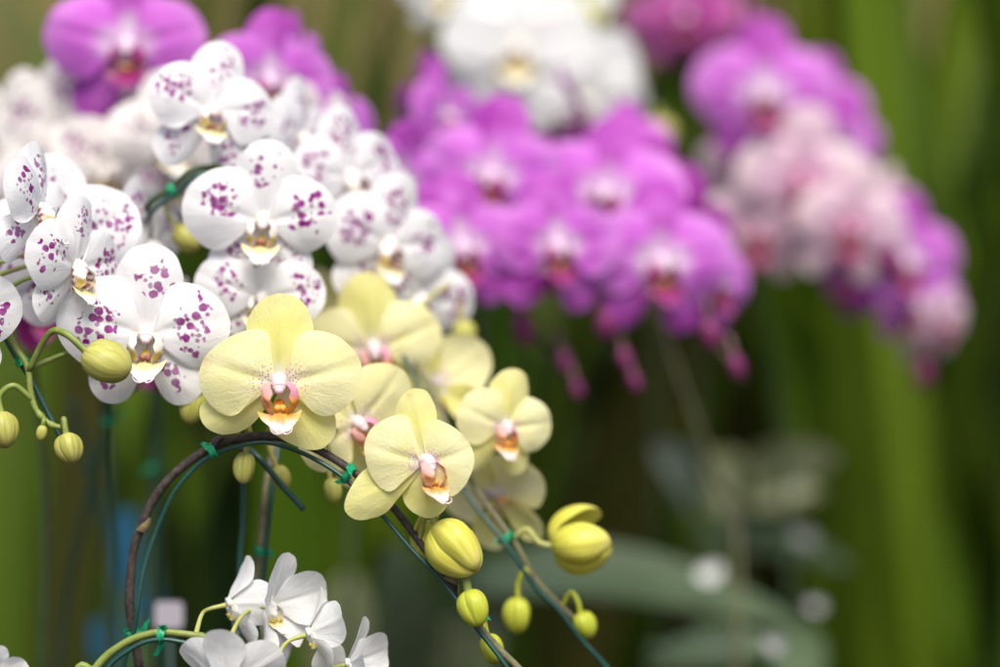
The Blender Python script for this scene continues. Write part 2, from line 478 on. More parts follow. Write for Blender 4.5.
LIPCOL['violet'] = LIPCOL['purple']; LIPCOL['spottedold'] = LIPCOL['spotted']; LIPCOL['magenta'] = LIPCOL['purple']; LIPCOL['rose'] = LIPCOL['purple']


def lerp3(a, b, t):
    t = min(1, max(0, t)); return tuple(x + (y - x) * t for x, y in zip(a, b))


def lip_mesh(kind):
    lo, top, ins, tg, tip, cal, colm = LIPCOL[kind]
    mb = MB()
    for side in (-1, 1):                      # cupped side lobes
        rows = []
        NU, NV = 13, 15
        for i in range(NV):
            t = i / (NV - 1)
            row = []
            for j in range(NU):
                s = j / (NU - 1)
                wid = math.sin(math.pi * min(1, max(0, 0.07 + 0.88 * t))) ** 0.6
                fx = 0.06 + 0.185 * math.sin(math.pi * (0.08 + 0.70 * t)) ** 0.8
                x = side * fx * (1 - 0.56 * (s ** 2.0)) * (0.55 + 0.45 * min(1, s * 2.4))
                z = -0.335 + 0.33 * t + 0.07 * s * (t - 0.35)
                y = -0.03 - 0.27 * s * wid - 0.03 * math.sin(math.pi * t)
                cc = lerp3(lo, top, (t - 0.46) / 0.22 + 0.25 * mnoise.noise(Vector((s * 5, t * 5, side))))
                if kind in ('spotted', 'spottedold'):
                    cc = lerp3(top, (0.84, 0.60, 0.05), 1.6 * math.exp(-((t - 0.30) / 0.16) ** 2 - ((s - 0.75) / 0.22) ** 2))
                    if s < 0.62 and math.sin(t * 24 + s * 3) > -0.15: cc = lerp3(ins, cc, max(0, s - 0.4) / 0.22)
                elif kind == 'white': cc = lerp3(top, (0.84, 0.66, 0.10), 1.2 * math.exp(-((t - 0.2) / 0.14) ** 2))
                elif s < 0.4: cc = lerp3(ins, cc, s / 0.4)
                if side < 0 and kind == 'yellow': cc = lerp3(cc, (0.85, 0.50, 0.30), 0.5)
                if kind == 'yellow':
                    st = max(0, math.sin(t * 46 + 2.5 * s)) ** 2 * math.exp(-((t - 0.32) / 0.26) ** 2)
                    cc = lerp3(cc, (0.62, 0.07, 0.04), 0.6 * st)
                x += side * 0.018 * s ** 3 * math.sin(t * 17 + side)
                wob = 0.022 * mnoise.noise(Vector((x * 9, t * 5, s * 4 + side)))
                x += wob; y += wob
                row.append(mb.vert((x, y, z), (s, t), (s, t), cc))
            rows.append(row)
        mb.grid(rows)
    # tongue: anchor shaped, folded along the middle
    o = [Vector((-0.03, 0, 0)), Vector((-0.07, 0, -0.05)), Vector((-0.17, 0, -0.045)), Vector((-0.262, 0, -0.03)), Vector((-0.215, 0, -0.10)), Vector((-0.12, 0, -0.165)),
         Vector((-0.05, 0, -0.215)), Vector((0, 0, -0.225)), Vector((0.05, 0, -0.215)), Vector((0.12, 0, -0.165)), Vector((0.215, 0, -0.10)), Vector((0.262, 0, -0.03)),
         Vector((0.17, 0, -0.045)), Vector((0.07, 0, -0.05)), Vector((0.03, 0, 0))]
    oc = resample(catmull(o, 6), 48)
    rows = []
    for j in range(10):
        s = j / 9
        row = []
        for q in oc:
            p = q * s
            y = -0.17 - 0.20 * min(1, -p.z / 0.2) - 1.1 * p.x * p.x + 7.0 * abs(p.x) ** 3.2 - 0.06 * math.exp(-(p.x / 0.03) ** 2) + 0.03 * mnoise.noise(Vector((p.x * 14, p.z * 14, 2)))
            cc = lerp3(tg, tip, (-p.z - 0.055) / 0.08)
            cc = lerp3(cc, tg, (abs(p.x) - 0.15) / 0.1 * 0.8)
            zz = p.z - 0.315 + 0.9 * max(0, abs(p.x) - 0.10) ** 1.5 + 0.02 * mnoise.noise(Vector((p.x * 11, p.z * 9, 7)))
            row.append(mb.vert((p.x * (1 + 0.1 * mnoise.noise(Vector((p.x * 6, p.z * 8, 1)))), y, zz), (s, 0), (s, 0), cc))
        rows.append(row)
    mb.grid(rows)
    for side in (-1, 1):                      # tendrils
        pts = catmull([Vector((side * 0.02, -0.36, -0.53)), Vector((side * 0.05, -0.42, -0.545)), Vector((side * 0.10, -0.44, -0.52)), Vector((side * 0.125, -0.41, -0.48)), Vector((side * 0.10, -0.39, -0.47))], 6)
        mb.tube(pts, lambda t: 0.015 * (1 - 0.75 * t), 7, 0, tip)
        mb.ellipsoid((side * 0.032, -0.17, -0.265), 0.045, 0.055, 0.045, 0, cal)
    mb.tube(catmull([Vector((0, -0.02, -0.20)), Vector((0, -0.09, -0.285)), Vector((0, -0.18, -0.325))], 5), 0.06, 8, 0, lo)
    return mb.mesh('lip', [M['lip']])


def column_mesh(kind):
    colm = LIPCOL[kind][6]
    mb = MB()
    pts = catmull([Vector((0, 0.03, 0.03)), Vector((0, -0.05, 0.035)), Vector((0, -0.115, 0.012)), Vector((0, -0.16, -0.03))], 6)
    n = len(pts)
    mb.tube(pts, lambda t: 0.115 - 0.036 * t, 14, 0, colm)
    mb.ellipsoid((0, -0.155, -0.026), 0.080, 0.062, 0.060, 0, colm)
    cap = lerp3(colm, (0.80, 0.58, 0.66), 0.6)
    mb.ellipsoid((0, -0.190, -0.058), 0.054, 0.044, 0.046, 0, cap)
    return mb.mesh('column', [M['lip']])


CACHE = {}
REL = {  # relief: y0, tilt, cup, recurve, crease, wave, bulge
    'dorsal': (0.03, 0.05, 0.10, 0.02, -0.02, 0.012, 0.05),
    'lat': (0.05, 0.07, 0.08, 0.03, -0.015, 0.012, 0.05),
    'petal': (-0.015, -0.13, 0.055, 0.17, 0.045, 0.03, 0.05),
}


def flower_meshes(kind, var, outs=None, key='std'):
    k = (kind, var, key)
    if k in CACHE: return CACHE[k]
    outs = outs or OUTS
    r_ = random.Random(sum(map(ord, kind)) * 7 + var * 131 + len(key))
    seed = r_.randint(1, 9999)
    mb = MB()
    g = (lambda: 1 if key not in ('std', 'cup') else r_.uniform(0.92, 1.07))
    for nm, base in (('dorsal', (0, 0.03)), ('lat_l', (-0.02, -0.05)), ('lat_r', (0.02, -0.05))):
        y0, ti, cu, re, cr, wa, bu = REL['dorsal' if nm == 'dorsal' else 'lat']
        ti += r_.uniform(-0.08, 0.10) if key == 'std' else (-0.55 if key == 'cup' else 0)
        if key == 'cup': cu -= 0.22
        y0 += 0.012 if nm == 'lat_r' else 0
        sheet(mb, outs[nm], base, y0, ti, cu, re, cr, wa, seed + len(nm) + ord(nm[-1]), 0, bulge=bu, grow=g())
    sep = mb.mesh('flower_sepals', [M[kind + '_s']])
    pets = []
    for nm, base in (('petal_l', (-0.03, 0.01)), ('petal_r', (0.03, 0.01))):
        y0, ti, cu, re, cr, wa, bu = REL['petal']
        if key == 'std':
            ti += r_.uniform(-0.16, 0.12); cu += r_.uniform(-0.08, 0.10); wa += r_.uniform(0, 0.03); re += r_.uniform(-0.08, 0.1)
        if key == 'cup': ti -= 0.58; cu -= 0.26; re -= 0.12; wa += 0.02
        mb = MB()
        sheet(mb, outs[nm], base, y0, ti, cu, re, cr, wa, seed + 50 + ord(nm[-1]), 0, bulge=bu, grow=g())
        pets.append(mb.mesh('petal', [M[kind]]))
    res = (sep, pets, CACHE.setdefault(('lip', kind), None) or lip_mesh(kind), CACHE.setdefault(('col', kind), None) or column_mesh(kind))
    CACHE[('lip', kind)], CACHE[('col', kind)] = res[2], res[3]
    CACHE[k] = res
    return res


def add_flower(root, px, py, d, w, kind, yaw=0, pitch=0, roll=0, outs=None, key='std', label=None, lip_rot=None, lip_scale=1.0):
    var = rng.randint(0, 3)
    sep, pets, lip, colm = flower_meshes(kind, var, outs, key)
    sc_ = w / 2 * K * d
    pos = P(px, py, d)
    rot = (Matrix.Rotation(R(yaw), 3, 'Z') @ Matrix.Rotation(R(pitch) - PITCH, 3, 'X') @ Matrix.Rotation(R(roll), 3, 'Y'))
    f = link('flower', sep, root, pos - root.location, rot.to_euler(), sc_)
    if label: f['label'] = label
    for pm in pets: link('petal', pm, f)
    lp = link('lip', lip, f); cm = link('column', colm, f)
    if lip_rot: lp.rotation_euler = [R(a) for a in lip_rot]; cm.rotation_euler = [R(a * 0.7) for a in lip_rot]
    if lip_scale != 1: lp.scale = (lip_scale,) * 3; cm.scale = (lip_scale,) * 3
    back = pos + rot @ Vector((0, 0.05 * sc_, -0.02 * sc_)); back2 = pos + rot @ Vector((0, 0.45 * sc_, -0.10 * sc_))
    return f, back, back2


def nearest(path, p):
    return min(path, key=lambda q: (q - p).length)


def stalk(root, a, b, c, rad, mat, name='flower_stalk'):
    """thin pedicel from the stem point c through b to the flower back a"""
    pts = catmull([c, c.lerp(b, 0.45) + Vector((0, 0, 0.004)), b, a], 6)
    pts = [p - root.location for p in pts]
    mb = MB(); mb.tube(pts, lambda t: rad * (1.15 - 0.3 * math.sin(math.pi * t) - 0.1 * t), 9)
    return link(name, mb.mesh(name, [mat]), root)


def stem(root, pts, r0, r1, mat, name='stem', nodes=(), per=10):
    path = catmull(pts, per)
    n = len(path)
    rad = []
    for i in range(n):
        t = i / (n - 1)
        r = r0 + (r1 - r0) * t
        for k in nodes:
            r += 0.35 * r * math.exp(-((t - k) * n * 0.6) ** 2)
        rad.append(r * (1 + 0.07 * mnoise.noise(path[i] * 60) + 0.05 * mnoise.noise(path[i] * 170)))
    mb = MB(); mb.tube([p - root.location for p in path], rad, 14)
    o = link(name, mb.mesh(name, [mat]), root)
    return o, path


def gore_bud(L, Rr, opens=(0, 0, 0), seed=0, lobes=0.09, spread=66, npts=0.62):
    """three overlapping sepals wrapped to an ovoid, base at 0, axis +Z; opens tips each outward"""
    mb = MB()
    r_ = random.Random(seed)
    for k in range(3):
        az0 = 2 * math.pi * k / 3 + 0.3
        axis = Vector((-math.sin(az0), math.cos(az0), 0))
        rot = Matrix.Rotation(R(opens[k]), 3, axis)
        offr = 1.0 + 0.035 * k
        rows = []
        NV, NU = 16, 17
        for i in range(NV):
            v = i / (NV - 1)
            ang = math.pi * v
            rr = Rr * math.sin(ang) ** 0.9 * (1.10 - 0.30 * v - 0.12 * v ** 6) * offr if 0 < v < 1 else 0.0
            z = L * (0.5 - 0.5 * math.cos(ang ** npts / math.pi ** npts * math.pi)) if False else L * (0.5 - 0.5 * math.cos(ang))
            row = []
            for j in range(NU):
                u = j / (NU - 1) * 2 - 1
                az = az0 + R(spread) * u
                lob = 1 + lobes * (1 - u * u * 2.0) + 0.022 * math.exp(-(u / 0.08) ** 2) + 0.006 * math.cos(u * 15)
                p = Vector((math.cos(az) * rr * lob, math.sin(az) * rr * lob, z * (1 - 0.004 * k)))
                p = rot @ p
                p += Vector((mnoise.noise(p * 90 + Vector((seed, k, 0))), mnoise.noise(p * 70 + Vector((k, seed, 4))), 0)) * Rr * 0.10
                row.append(mb.vert(p, (0.33 * k + j / NU * 0.33, v), (v, u)))
            rows.append(row)
        mb.grid(rows)
    return mb


def add_bud(root, p0, p1, rfrac, mat, attach=None, srad=0.0011, smat=None, opens=(0, 0, 0), seed=0, lobes=0.09, spread=66, roll=0, sag=0.006):
    a, b = P(*p0), P(*p1)
    L = (b - a).length
    q = Vector((0, 0, 1)).rotation_difference((b - a).normalized()) @ Matrix.Rotation(R(roll), 3, 'Z').to_quaternion()
    mb = gore_bud(L, L * rfrac, opens, seed, lobes, spread)
    o = link('bud', mb.mesh('bud', [mat]), root, a - root.location, q.to_euler())
    if attach is not None:
        d = (a - b).normalized()
        mid = a + d * (attach - a).length * 0.35 + Vector((0, 0, sag * 0.4))
        pts = catmull([attach, attach.lerp(mid, 0.55) + Vector((0, 0, sag)), mid, a, a - d * L * 0.06], 6)
        mb = MB(); mb.tube([p - root.location for p in pts], lambda t: srad * (1.0 + 0.25 * t), 9)
        link('bud_stalk', mb.mesh('bud_stalk', [smat or mat]), root)
    return o


def tie(parent, p, tang, r, turns=1.7, pitch=0.0016, wide=1.0, tails=True, seed=0, width=0.0046):
    r *= 1.12
    """crinkled green film wound round a stem, with two short loose ends"""
    r_ = random.Random(seed)
    tang = tang.normalized()
    ref = Vector((0, 1, 0))
    n1 = (ref - tang * ref.dot(tang)).normalized(); n2 = tang.cross(n1)
    mb = MB(); rows = []
    turns = 1.25 + 0.5 * r_.random()
    N = int(turns * 22); NC = 7
    a0 = r_.uniform(0, 6.28)
    for i in range(N + 1):
        a = a0 + 2 * math.pi * i / 22
        row = []
        wv = width * (0.8 + 0.3 * mnoise.noise(Vector((i * 0.25, seed, 0))))
        for j in range(NC):
            u = j / (NC - 1) - 0.5
            rr = r * (0.86 + 0.22 * mnoise.noise(Vector((i * 0.4, u * 6, seed + 3.3))) + 0.10 * (i / N)) - 0.25 * r * (2 * u) ** 2 * 0.3
            q = p + n1 * math.cos(a) * rr + n2 * math.sin(a) * rr * wide + tang * (u * wv + 0.35 * width * math.sin(a * 0.8 + seed) * 0.5)
            row.append(mb.vert(q - parent.location, (i / N, u + 0.5)))
        rows.append(row)
    mb.grid(rows)
    if tails:
        for k, sgn in ((0, -1), (N, 1)):
            a = a0 + 2 * math.pi * k / 22
            out = (n1 * math.cos(a) + n2 * math.sin(a)).normalized()
            tg = (n2 * math.cos(a) - n1 * math.sin(a)) * sgn
            L = r * r_.uniform(0.9, 2.0)
            rows = []
            for i in range(8):
                t = i / 7; row = []
                for j in range(5):
                    u = j / 4 - 0.5
                    q = p + out * r * 0.95 + tg * L * t + out * L * 0.35 * t * t + tang * (u * width * (0.9 - 0.35 * t) + sgn * 0.5 * L * t * t) + out * 0.25 * r * mnoise.noise(Vector((t * 4, u * 4, seed)))
                    row.append(mb.vert(q - parent.location, (t, u + 0.5)))
                rows.append(row)
            mb.grid(rows)
    return link('tie', mb.mesh('tie', [M['tie']]), parent)


def at_path(path, px, py):
    """closest point of a path to a picture position, with its tangent"""
    best = None
    for i in range(len(path)):
        q = path[i] - CAM
        d = q.dot(FWD)
        if d < 0.3: continue
        x = 500 + q.dot(RT) / (K * d); y = 333.5 - q.dot(UP) / (K * d)
        e = (x - px) ** 2 + (y - py) ** 2
        if best is None or e < best[0]:
            best = (e, path[i], path[min(i + 1, len(path) - 1)] - path[max(i - 1, 0)])
    return best[1], best[2]


def wire(label, pts, r, ties=(), group=None, base=None, stem_r=0.004):
    path_pts = pts
    root = thing('support_wire', label, 'plant support', path_pts[0], group)
    path = [v + Vector((mnoise.noise(v * 28), 0, mnoise.noise(v * 28 + Vector((9, 0, 0))))) * 0.0016 for v in catmull(path_pts, 12)]
    mb = MB(); mb.tube([p - root.location for p in path], r, 10)
    link('wire_rod', mb.mesh('wire_rod', [M['wire']]), root)
    for k, (px, py, d, host, rr, wd) in enumerate(ties):
        p, tg = at_path(host or path, px, py)
        q, _ = at_path(path, px, py)
        tie(root, p.lerp(q, 0.4), tg, rr, 2.4, 0.0015, wd, True, k + len(label))
    return root, path


def G(px, d, dx=0.0):
    """point on the ground below a picture column"""
    p = P(px, 333, d); return Vector((p.x + dx, p.y, 0.0))


# ------------------------------------------------------------------ light, sky, camera
cam = bpy.data.cameras.new('camera'); camo = bpy.data.objects.new('camera', cam); COL.objects.link(camo)
camo.location = CAM; camo.rotation_euler = (R(90) - PITCH, 0, 0)
cam.lens = LENS; cam.sensor_width = 36; cam.clip_end = 200; cam.clip_start = 0.01
cam.dof.use_dof = True; cam.dof.focus_distance = FOCUS - 0.01; cam.dof.aperture_fstop = 2.1
sc.camera = camo
wd = bpy.data.worlds.new('World'); sc.world = wd; wd.use_nodes = True
wt = wd.node_tree
sky = wt.nodes.new('ShaderNodeTexSky'); sky.sky_type = 'NISHITA'; sky.sun_disc = False
SUN_EL, SUN_AZ = R(58), R(170)       # azimuth measured from +Y, clockwise
sky.sun_elevation = SUN_EL; sky.sun_rotation = SUN_AZ; sky.air_density = 1.0; sky.dust_density = 3.0; sky.ozone_density = 1.0
wt.links.new(sky.outputs[0], wt.nodes['Background'].inputs[0]); wt.nodes['Background'].inputs[1].default_value = 0.15
sl = bpy.data.lights.new('sun', 'SUN'); sl.energy = 5.0; sl.angle = R(36); sl.color = (1.0, 0.95, 0.87)
so = bpy.data.objects.new('sun', sl); COL.objects.link(so)
dirv = Vector((math.sin(SUN_AZ) * math.cos(SUN_EL), math.cos(SUN_AZ) * math.cos(SUN_EL), math.sin(SUN_EL)))
so.rotation_euler = dirv.to_track_quat('Z', 'Y').to_euler(); so.location = dirv * 8
sc.view_settings.view_transform = 'Standard'; sc.view_settings.look = 'None'; sc.view_settings.exposure = 0
sc.render.engine = 'CYCLES'
sc.cycles.use_denoising = True
sc.cycles.max_bounces = 8; sc.cycles.transmission_bounces = 6; sc.cycles.diffuse_bounces = 4


# ------------------------------------------------------------------ setting
def soil_mat():
    t = NT('dark_soil')
    obj = t.n('ShaderNodeTexCoord').outputs['Object']
    a = t.noise(obj, 9, 6, 0.65); b = t.noise(obj, 60, 4, 0.6)
    c = t.mix(t.ramp(a, 0.3, 0.7), (0.022, 0.016, 0.010), (0.06, 0.045, 0.028))
    c = t.mix(t.ramp(b, 0.6, 0.75, 0, 0.5), c, (0.09, 0.07, 0.04))
    return t.finish(c, 0.95, 0.1, t.bump(t.math('ADD', a, b), 0.8, 0.02))


def wall_mat():
    t = NT('weathered_earth_wall')
    obj = t.n('ShaderNodeTexCoord').outputs['Object']
    mp = t.n('ShaderNodeMapping'); t.set(mp, 'Vector', obj); mp.inputs['Scale'].default_value = (1, 1, 0.35)
    a = t.noise(mp.outputs[0], 2.6, 4, 0.6); b = t.noise(mp.outputs[0], 9, 4, 0.6)
    c = t.mix(t.ramp(a, 0.35, 0.65), (0.24, 0.18, 0.08), (0.14, 0.125, 0.04))
    c = t.mix(t.ramp(b, 0.5, 0.7, 0, 0.5), c, (0.20, 0.155, 0.09))
    return t.finish(c, 0.9, 0.1, t.bump(b, 0.5, 0.01))


mb = MB()
rows = []
for i in range(61):
    row = []
    for j in range(61):
        x = (j - 30) * 1.0; y = -15 + i * 1.0
        near = math.exp(-((x / 3) ** 2 + ((y - 2) / 4) ** 2))
        row.append(mb.vert((x, y, 0.02 * mnoise.noise(Vector((x * 0.8, y * 0.8, 0))))))
    rows.append(row)
mb.grid(rows)
gme = mb.mesh('ground', [soil_mat()])
tag(link('ground', gme), kind='structure')

mb = MB()
def box(mb, x0, x1, y0, y1, z0, z1, mi=0):
    ids = [mb.vert(p) for p in ((x0, y0, z0), (x1, y0, z0), (x1, y1, z0), (x0, y1, z0), (x0, y0, z1), (x1, y0, z1), (x1, y1, z1), (x0, y1, z1))]
    for f in ((0, 3, 2, 1), (4, 5, 6, 7), (0, 1, 5, 4), (1, 2, 6, 5), (2, 3, 7, 6), (3, 0, 4, 7)): mb.face([ids[k] for k in f], mi)
wm = wall_mat()
box(mb, -5, 5, 0, 0.2, -0.1, 2.1)
for k in range(11): box(mb, -5 + k - 0.06, -5 + k + 0.06, -0.05, -0.003, -0.1, 2.1)
box(mb, -5.06, 5.06, -0.07, 0.27, 2.103, 2.18)
wme = mb.mesh('wall_body', [wm])
for p in wme.polygons: p.use_smooth = False
w = thing('garden_wall', 'weathered brown garden wall far behind all the plants', 'wall', (0, 4.6, 0))
link('wall_body', wme, w)

# ------------------------------------------------------------------ background leaves
def strap_mat(name, c0, c1, c2):
    t = NT(name)
    obj = t.n('ShaderNodeTexCoord').outputs['Object']
    u = t.xyz(t.uv('UVMap')); rnd = t.rand()
    c = t.mix(t.ramp(rnd, 0.1, 0.9), c0, c1)
    c = t.mix(t.ramp(t.noise(obj, 3.0, 3, 0.6), 0.45, 0.7), c, c2)
    st = t.noise(t.vec(t.math('MULTIPLY', u[0], 30), t.math('MULTIPLY', u[1], 2)), 1.0, 2)
    c = t.mix(t.ramp(st, 0.4, 0.6, 0, 0.25), c, c2)
    return t.finish(c, 0.42, 0.4, t.bump(st, 0.3, 0.001), 0.35)


ST = {
    'bright': strap_mat('leaf_fresh_green', (0.080, 0.165, 0.008), (0.20, 0.30, 0.016), (0.13, 0.20, 0.014)),
    'mid': strap_mat('leaf_mid_green', (0.038, 0.095, 0.008), (0.10, 0.165, 0.012), (0.085, 0.12, 0.012)),
    'dark': strap_mat('leaf_dark_green', (0.012, 0.035, 0.010), (0.032, 0.058, 0.012), (0.040, 0.050, 0.014)),
    'olive': strap_mat('leaf_olive', (0.050, 0.065, 0.012), (0.095, 0.095, 0.022), (0.11, 0.085, 0.025)),
}


def strap_leaf(root, base, az, lean, L, wdt, mat, r_, curl):
    """one long arching strap leaf with a folded midrib"""
    mb = MB()
    rows = []
    d = Vector((math.cos(az), math.sin(az), 0)); side = Vector((-math.sin(az), math.cos(az), 0))
    side = (Matrix.Rotation(r_.uniform(-0.8, 0.8), 3, 'Z') @ side)
    p = Vector(base); ang = lean
    n = 22
    for i in range(n):
        t = i / (n - 1)
        wv = wdt * (0.55 + 0.45 * min(1, t * 3)) * (1 - t ** 3.2) ** 0.8 + 0.0008
        dirv = d * math.sin(ang) + Vector((0, 0, math.cos(ang)))
        nv = dirv.cross(side)
        row = []
        for j in range(5):
            u = j / 4 * 2 - 1
            q = p + side * (wv * u * 0.5) - nv * (abs(u) * wv * 0.12)
            row.append(mb.vert(q, (j / 4, t)))
        rows.append(row)
        p = p + dirv * (L / (n - 1)); ang += curl / n * (0.3 + 1.6 * t * t)
    mb.grid(rows)
    return link('leaf', mb.mesh('leaf', [mat]), root)


def strap_clump(label, px, d, kind, n, hgt, wdt, spread=0.10, lean=0.14, curl=0.9, seed=0, az=None):
    r_ = random.Random(seed + 91)
    base = G(px, d)
    root = thing('strap_leaf_plant', label, 'plant', base, 'tall strap-leaved plants in the background')
    for k in range(n):
        a = r_.uniform(0, 6.28) if az is None else az + r_.uniform(-0.7, 0.7)
        b = Vector((math.cos(a) * spread * r_.random(), math.sin(a) * spread * r_.random(), -0.02))
        m = ST[kind] if r_.random() < 0.75 else ST[r_.choice(['mid', 'olive', 'dark'])]
        strap_leaf(root, b, a, lean * r_.uniform(0.2, 1.5), hgt * r_.uniform(0.75, 1.12), wdt * r_.uniform(0.7, 1.25), m, r_, curl * r_.uniform(0.3, 1.2))
    return root


PI = math.pi
strap_clump('fresh green strap-leaf clump in the top right, leaning left behind the pale pink spray', 1210, 2.4, 'bright', 18, 2.05, 0.066, 0.14, 0.30, 0.40, 1, PI)
strap_clump('bright upright strap-leaf clump at the right edge of the photo', 985, 2.2, 'bright', 14, 1.60, 0.060, 0.12, 0.13, 0.5, 2)
strap_clump('tall green strap leaves leaning right between the pale pink spray and the right edge', 740, 2.75, 'bright', 16, 2.0, 0.070, 0.16, 0.27, 0.35, 3, 0.1)
strap_clump('olive strap-leaf clump under the hanging tip of the pale pink spray', 880, 2.6, 'mid', 18, 1.28, 0.065, 0.16, 0.16, 0.7, 4)
strap_clump('low strap-leaf clump in the lower right corner, in front of the bright right-edge leaves', 930, 2.15, 'mid', 12, 0.98, 0.055, 0.14, 0.16, 0.7, 5)
strap_clump('dim strap-leaf clump behind the broad grey-green leaves', 770, 3.0, 'mid', 18, 1.25, 0.06, 0.2, 0.2, 0.8, 6)
strap_clump('strap-leaf clump behind the yellow buds at lower centre', 560, 2.9, 'mid', 20, 1.15, 0.06, 0.18, 0.22, 0.8, 7)
strap_clump('mid-green strap-leaf clump seen through the brown arch of the yellow orchid', 265, 2.15, 'bright', 14, 1.14, 0.075, 0.12, 0.09, 0.4, 8)
strap_clump('leafy strap clump behind the two sharp yellow blooms', 400, 2.5, 'mid', 18, 1.22, 0.07, 0.14, 0.16, 0.7, 9)
strap_clump('strap-leaf clump left of the brown arch, under the yellow-green buds', 110, 2.5, 'mid', 14, 1.22, 0.06, 0.14, 0.12, 0.5, 10)
strap_clump('strap-leaf clump in the lower left corner of the photo', 0, 2.2, 'mid', 13, 1.16, 0.055, 0.12, 0.14, 0.6, 11)
strap_clump('green strap leaves rising behind the topmost purple bloom at upper left', -60, 2.4, 'mid', 8, 1.9, 0.065, 0.10, 0.20, 0.3, 12, 0.2)
strap_clump('fresh strap-leaf clump low between the rightmost purple cascade and the pale pink spray', 700, 2.6, 'bright', 12, 1.12, 0.055, 0.16, 0.2, 0.6, 16)
strap_clump('sparse strap-leaf clump at upper centre behind the white blooms', 640, 3.3, 'olive', 7, 1.75, 0.06, 0.2, 0.2, 0.6, 13)
strap_clump('upright strap-leaf clump between the lower left corner and the blue tags', 165, 2.75, 'olive', 13, 1.28, 0.075, 0.18, 0.12, 0.5, 15)
strap_clump('low strap leaves in the middle between the arch and the broad leaves', 470, 2.4, 'mid', 12, 0.98, 0.06, 0.12, 0.18, 0.7, 14)

# low shaded undergrowth: one mass of small leaves nobody could count
def undergrowth():
    mb = MB(); r_ = random.Random(5)
    for k in range(8500):
        x = r_.uniform(-1.9, 1.9); y = 2.8 + r_.random() ** 1.1 * 1.5
        top = 0.86 + 0.22 * mnoise.noise(Vector((x * 1.4, y, 3.3)))
        z = r_.random() ** 0.7 * top
        L = r_.uniform(0.05, 0.12); W = L * r_.uniform(0.3, 0.5)
        rot = Euler((r_.uniform(-0.9, 0.9), r_.uniform(-0.9, 0.9), r_.uniform(0, 6.28))).to_matrix()
        pts = [(0, 0, 0), (W * 0.5, L * 0.35, 0.01), (0, L * 0.4, 0), (-W * 0.5, L * 0.35, 0.01), (W * 0.38, L * 0.7, -0.004), (0, L * 0.72, -0.01), (-W * 0.38, L * 0.7, -0.004), (0, L, -0.03)]
        ids = [mb.vert(Vector((x, y, z)) + rot @ Vector(p), (k * 0.618 % 1, p[1] / L)) for p in pts]
        for f in ((0, 1, 2), (0, 2, 3), (1, 4, 5, 2), (2, 5, 6, 3), (4, 7, 5), (5, 7, 6)): mb.face([ids[i] for i in f])
    t = NT('undergrowth_leaf')
    u = t.xyz(t.uv('UVMap'))
    c = t.mix(t.ramp(u[0], 0.1, 0.9), (0.030, 0.080, 0.010), (0.095, 0.165, 0.020))
    me = mb.mesh('undergrowth', [t.finish(c, 0.5, 0.3, None, 0.25)])
    tag(link('undergrowth', me), kind='stuff', label='dim mass of small shaded leaves low in front of the garden wall', cat='undergrowth')
undergrowth()

# broad grey-green leaves
def broad_mat(name, c0, c1):
    t = NT(name); obj = t.n('ShaderNodeTexCoord').outputs['Object']; u = t.xyz(t.uv('UVMap'))
    c = t.mix(t.ramp(t.noise(obj, 8, 4, 0.6), 0.3, 0.7), c0, c1)
    c = t.mix(t.ramp(t.math('ABSOLUTE', t.math('SUBTRACT', u[0], 0.5)), 0.0, 0.05, 0.6, 0.0), c, (0.13, 0.18, 0.10))
    return t.finish(c, 0.36, 0.5, t.bump(t.noise(obj, 30, 3), 0.2, 0.001), 0.12)
M['broad'] = broad_mat('broad_leaf_grey_green', (0.060, 0.092, 0.045), (0.088, 0.125, 0.068))
M['broad2'] = broad_mat('broad_leaf_blue_grey', (0.14, 0.18, 0.15), (0.19, 0.23, 0.19))
M['broad3'] = broad_mat('broad_leaf_olive', (0.12, 0.14, 0.06), (0.18, 0.19, 0.09))


def broad_leaf(root, stalk_foot, a, b, wpx, mat, tip_drop=0.02, tiltn=Vector((0, -0.35, 1))):
    """leaf blade from a to b (world), width in metres; with a stalk to the plant foot"""
    ax = b - a; L = ax.length; ax.normalize()
    side = ax.cross(tiltn).normalized(); nrm = side.cross(ax)
    rows = []; mb = MB()
    for i in range(20):
        t = i / 19
        wv = wpx * max(0.0, math.sin(math.pi * (0.06 + 0.94 * t) ** 0.85)) ** 0.62 * 0.5 + 0.001
        c = a + ax * (L * t) + nrm * (0.05 * L * math.sin(math.pi * t)) - Vector((0, 0, tip_drop * t * t))
        row = []
        for j in range(11):
            u = j / 10 * 2 - 1
            q = c + side * (wv * u) + nrm * (wv * 0.22 * u * u + 0.006 * mnoise.noise(c * 9 + Vector((u, 0, 0))))
            row.append(mb.vert(q - root.location, (j / 10, t)))
        rows.append(row)
    mb.grid(rows)
    link('leaf', mb.mesh('leaf', [mat]), root)
    mb = MB()
    pts = catmull([stalk_foot, stalk_foot.lerp(a, 0.55) + Vector((0, 0, 0.06)), a, a + ax * 0.02], 8)
    mb.tube([p - root.location for p in pts], 0.0035, 8)
    link('leaf_stalk', mb.mesh('leaf_stalk', [M['stem_deep']]), root)


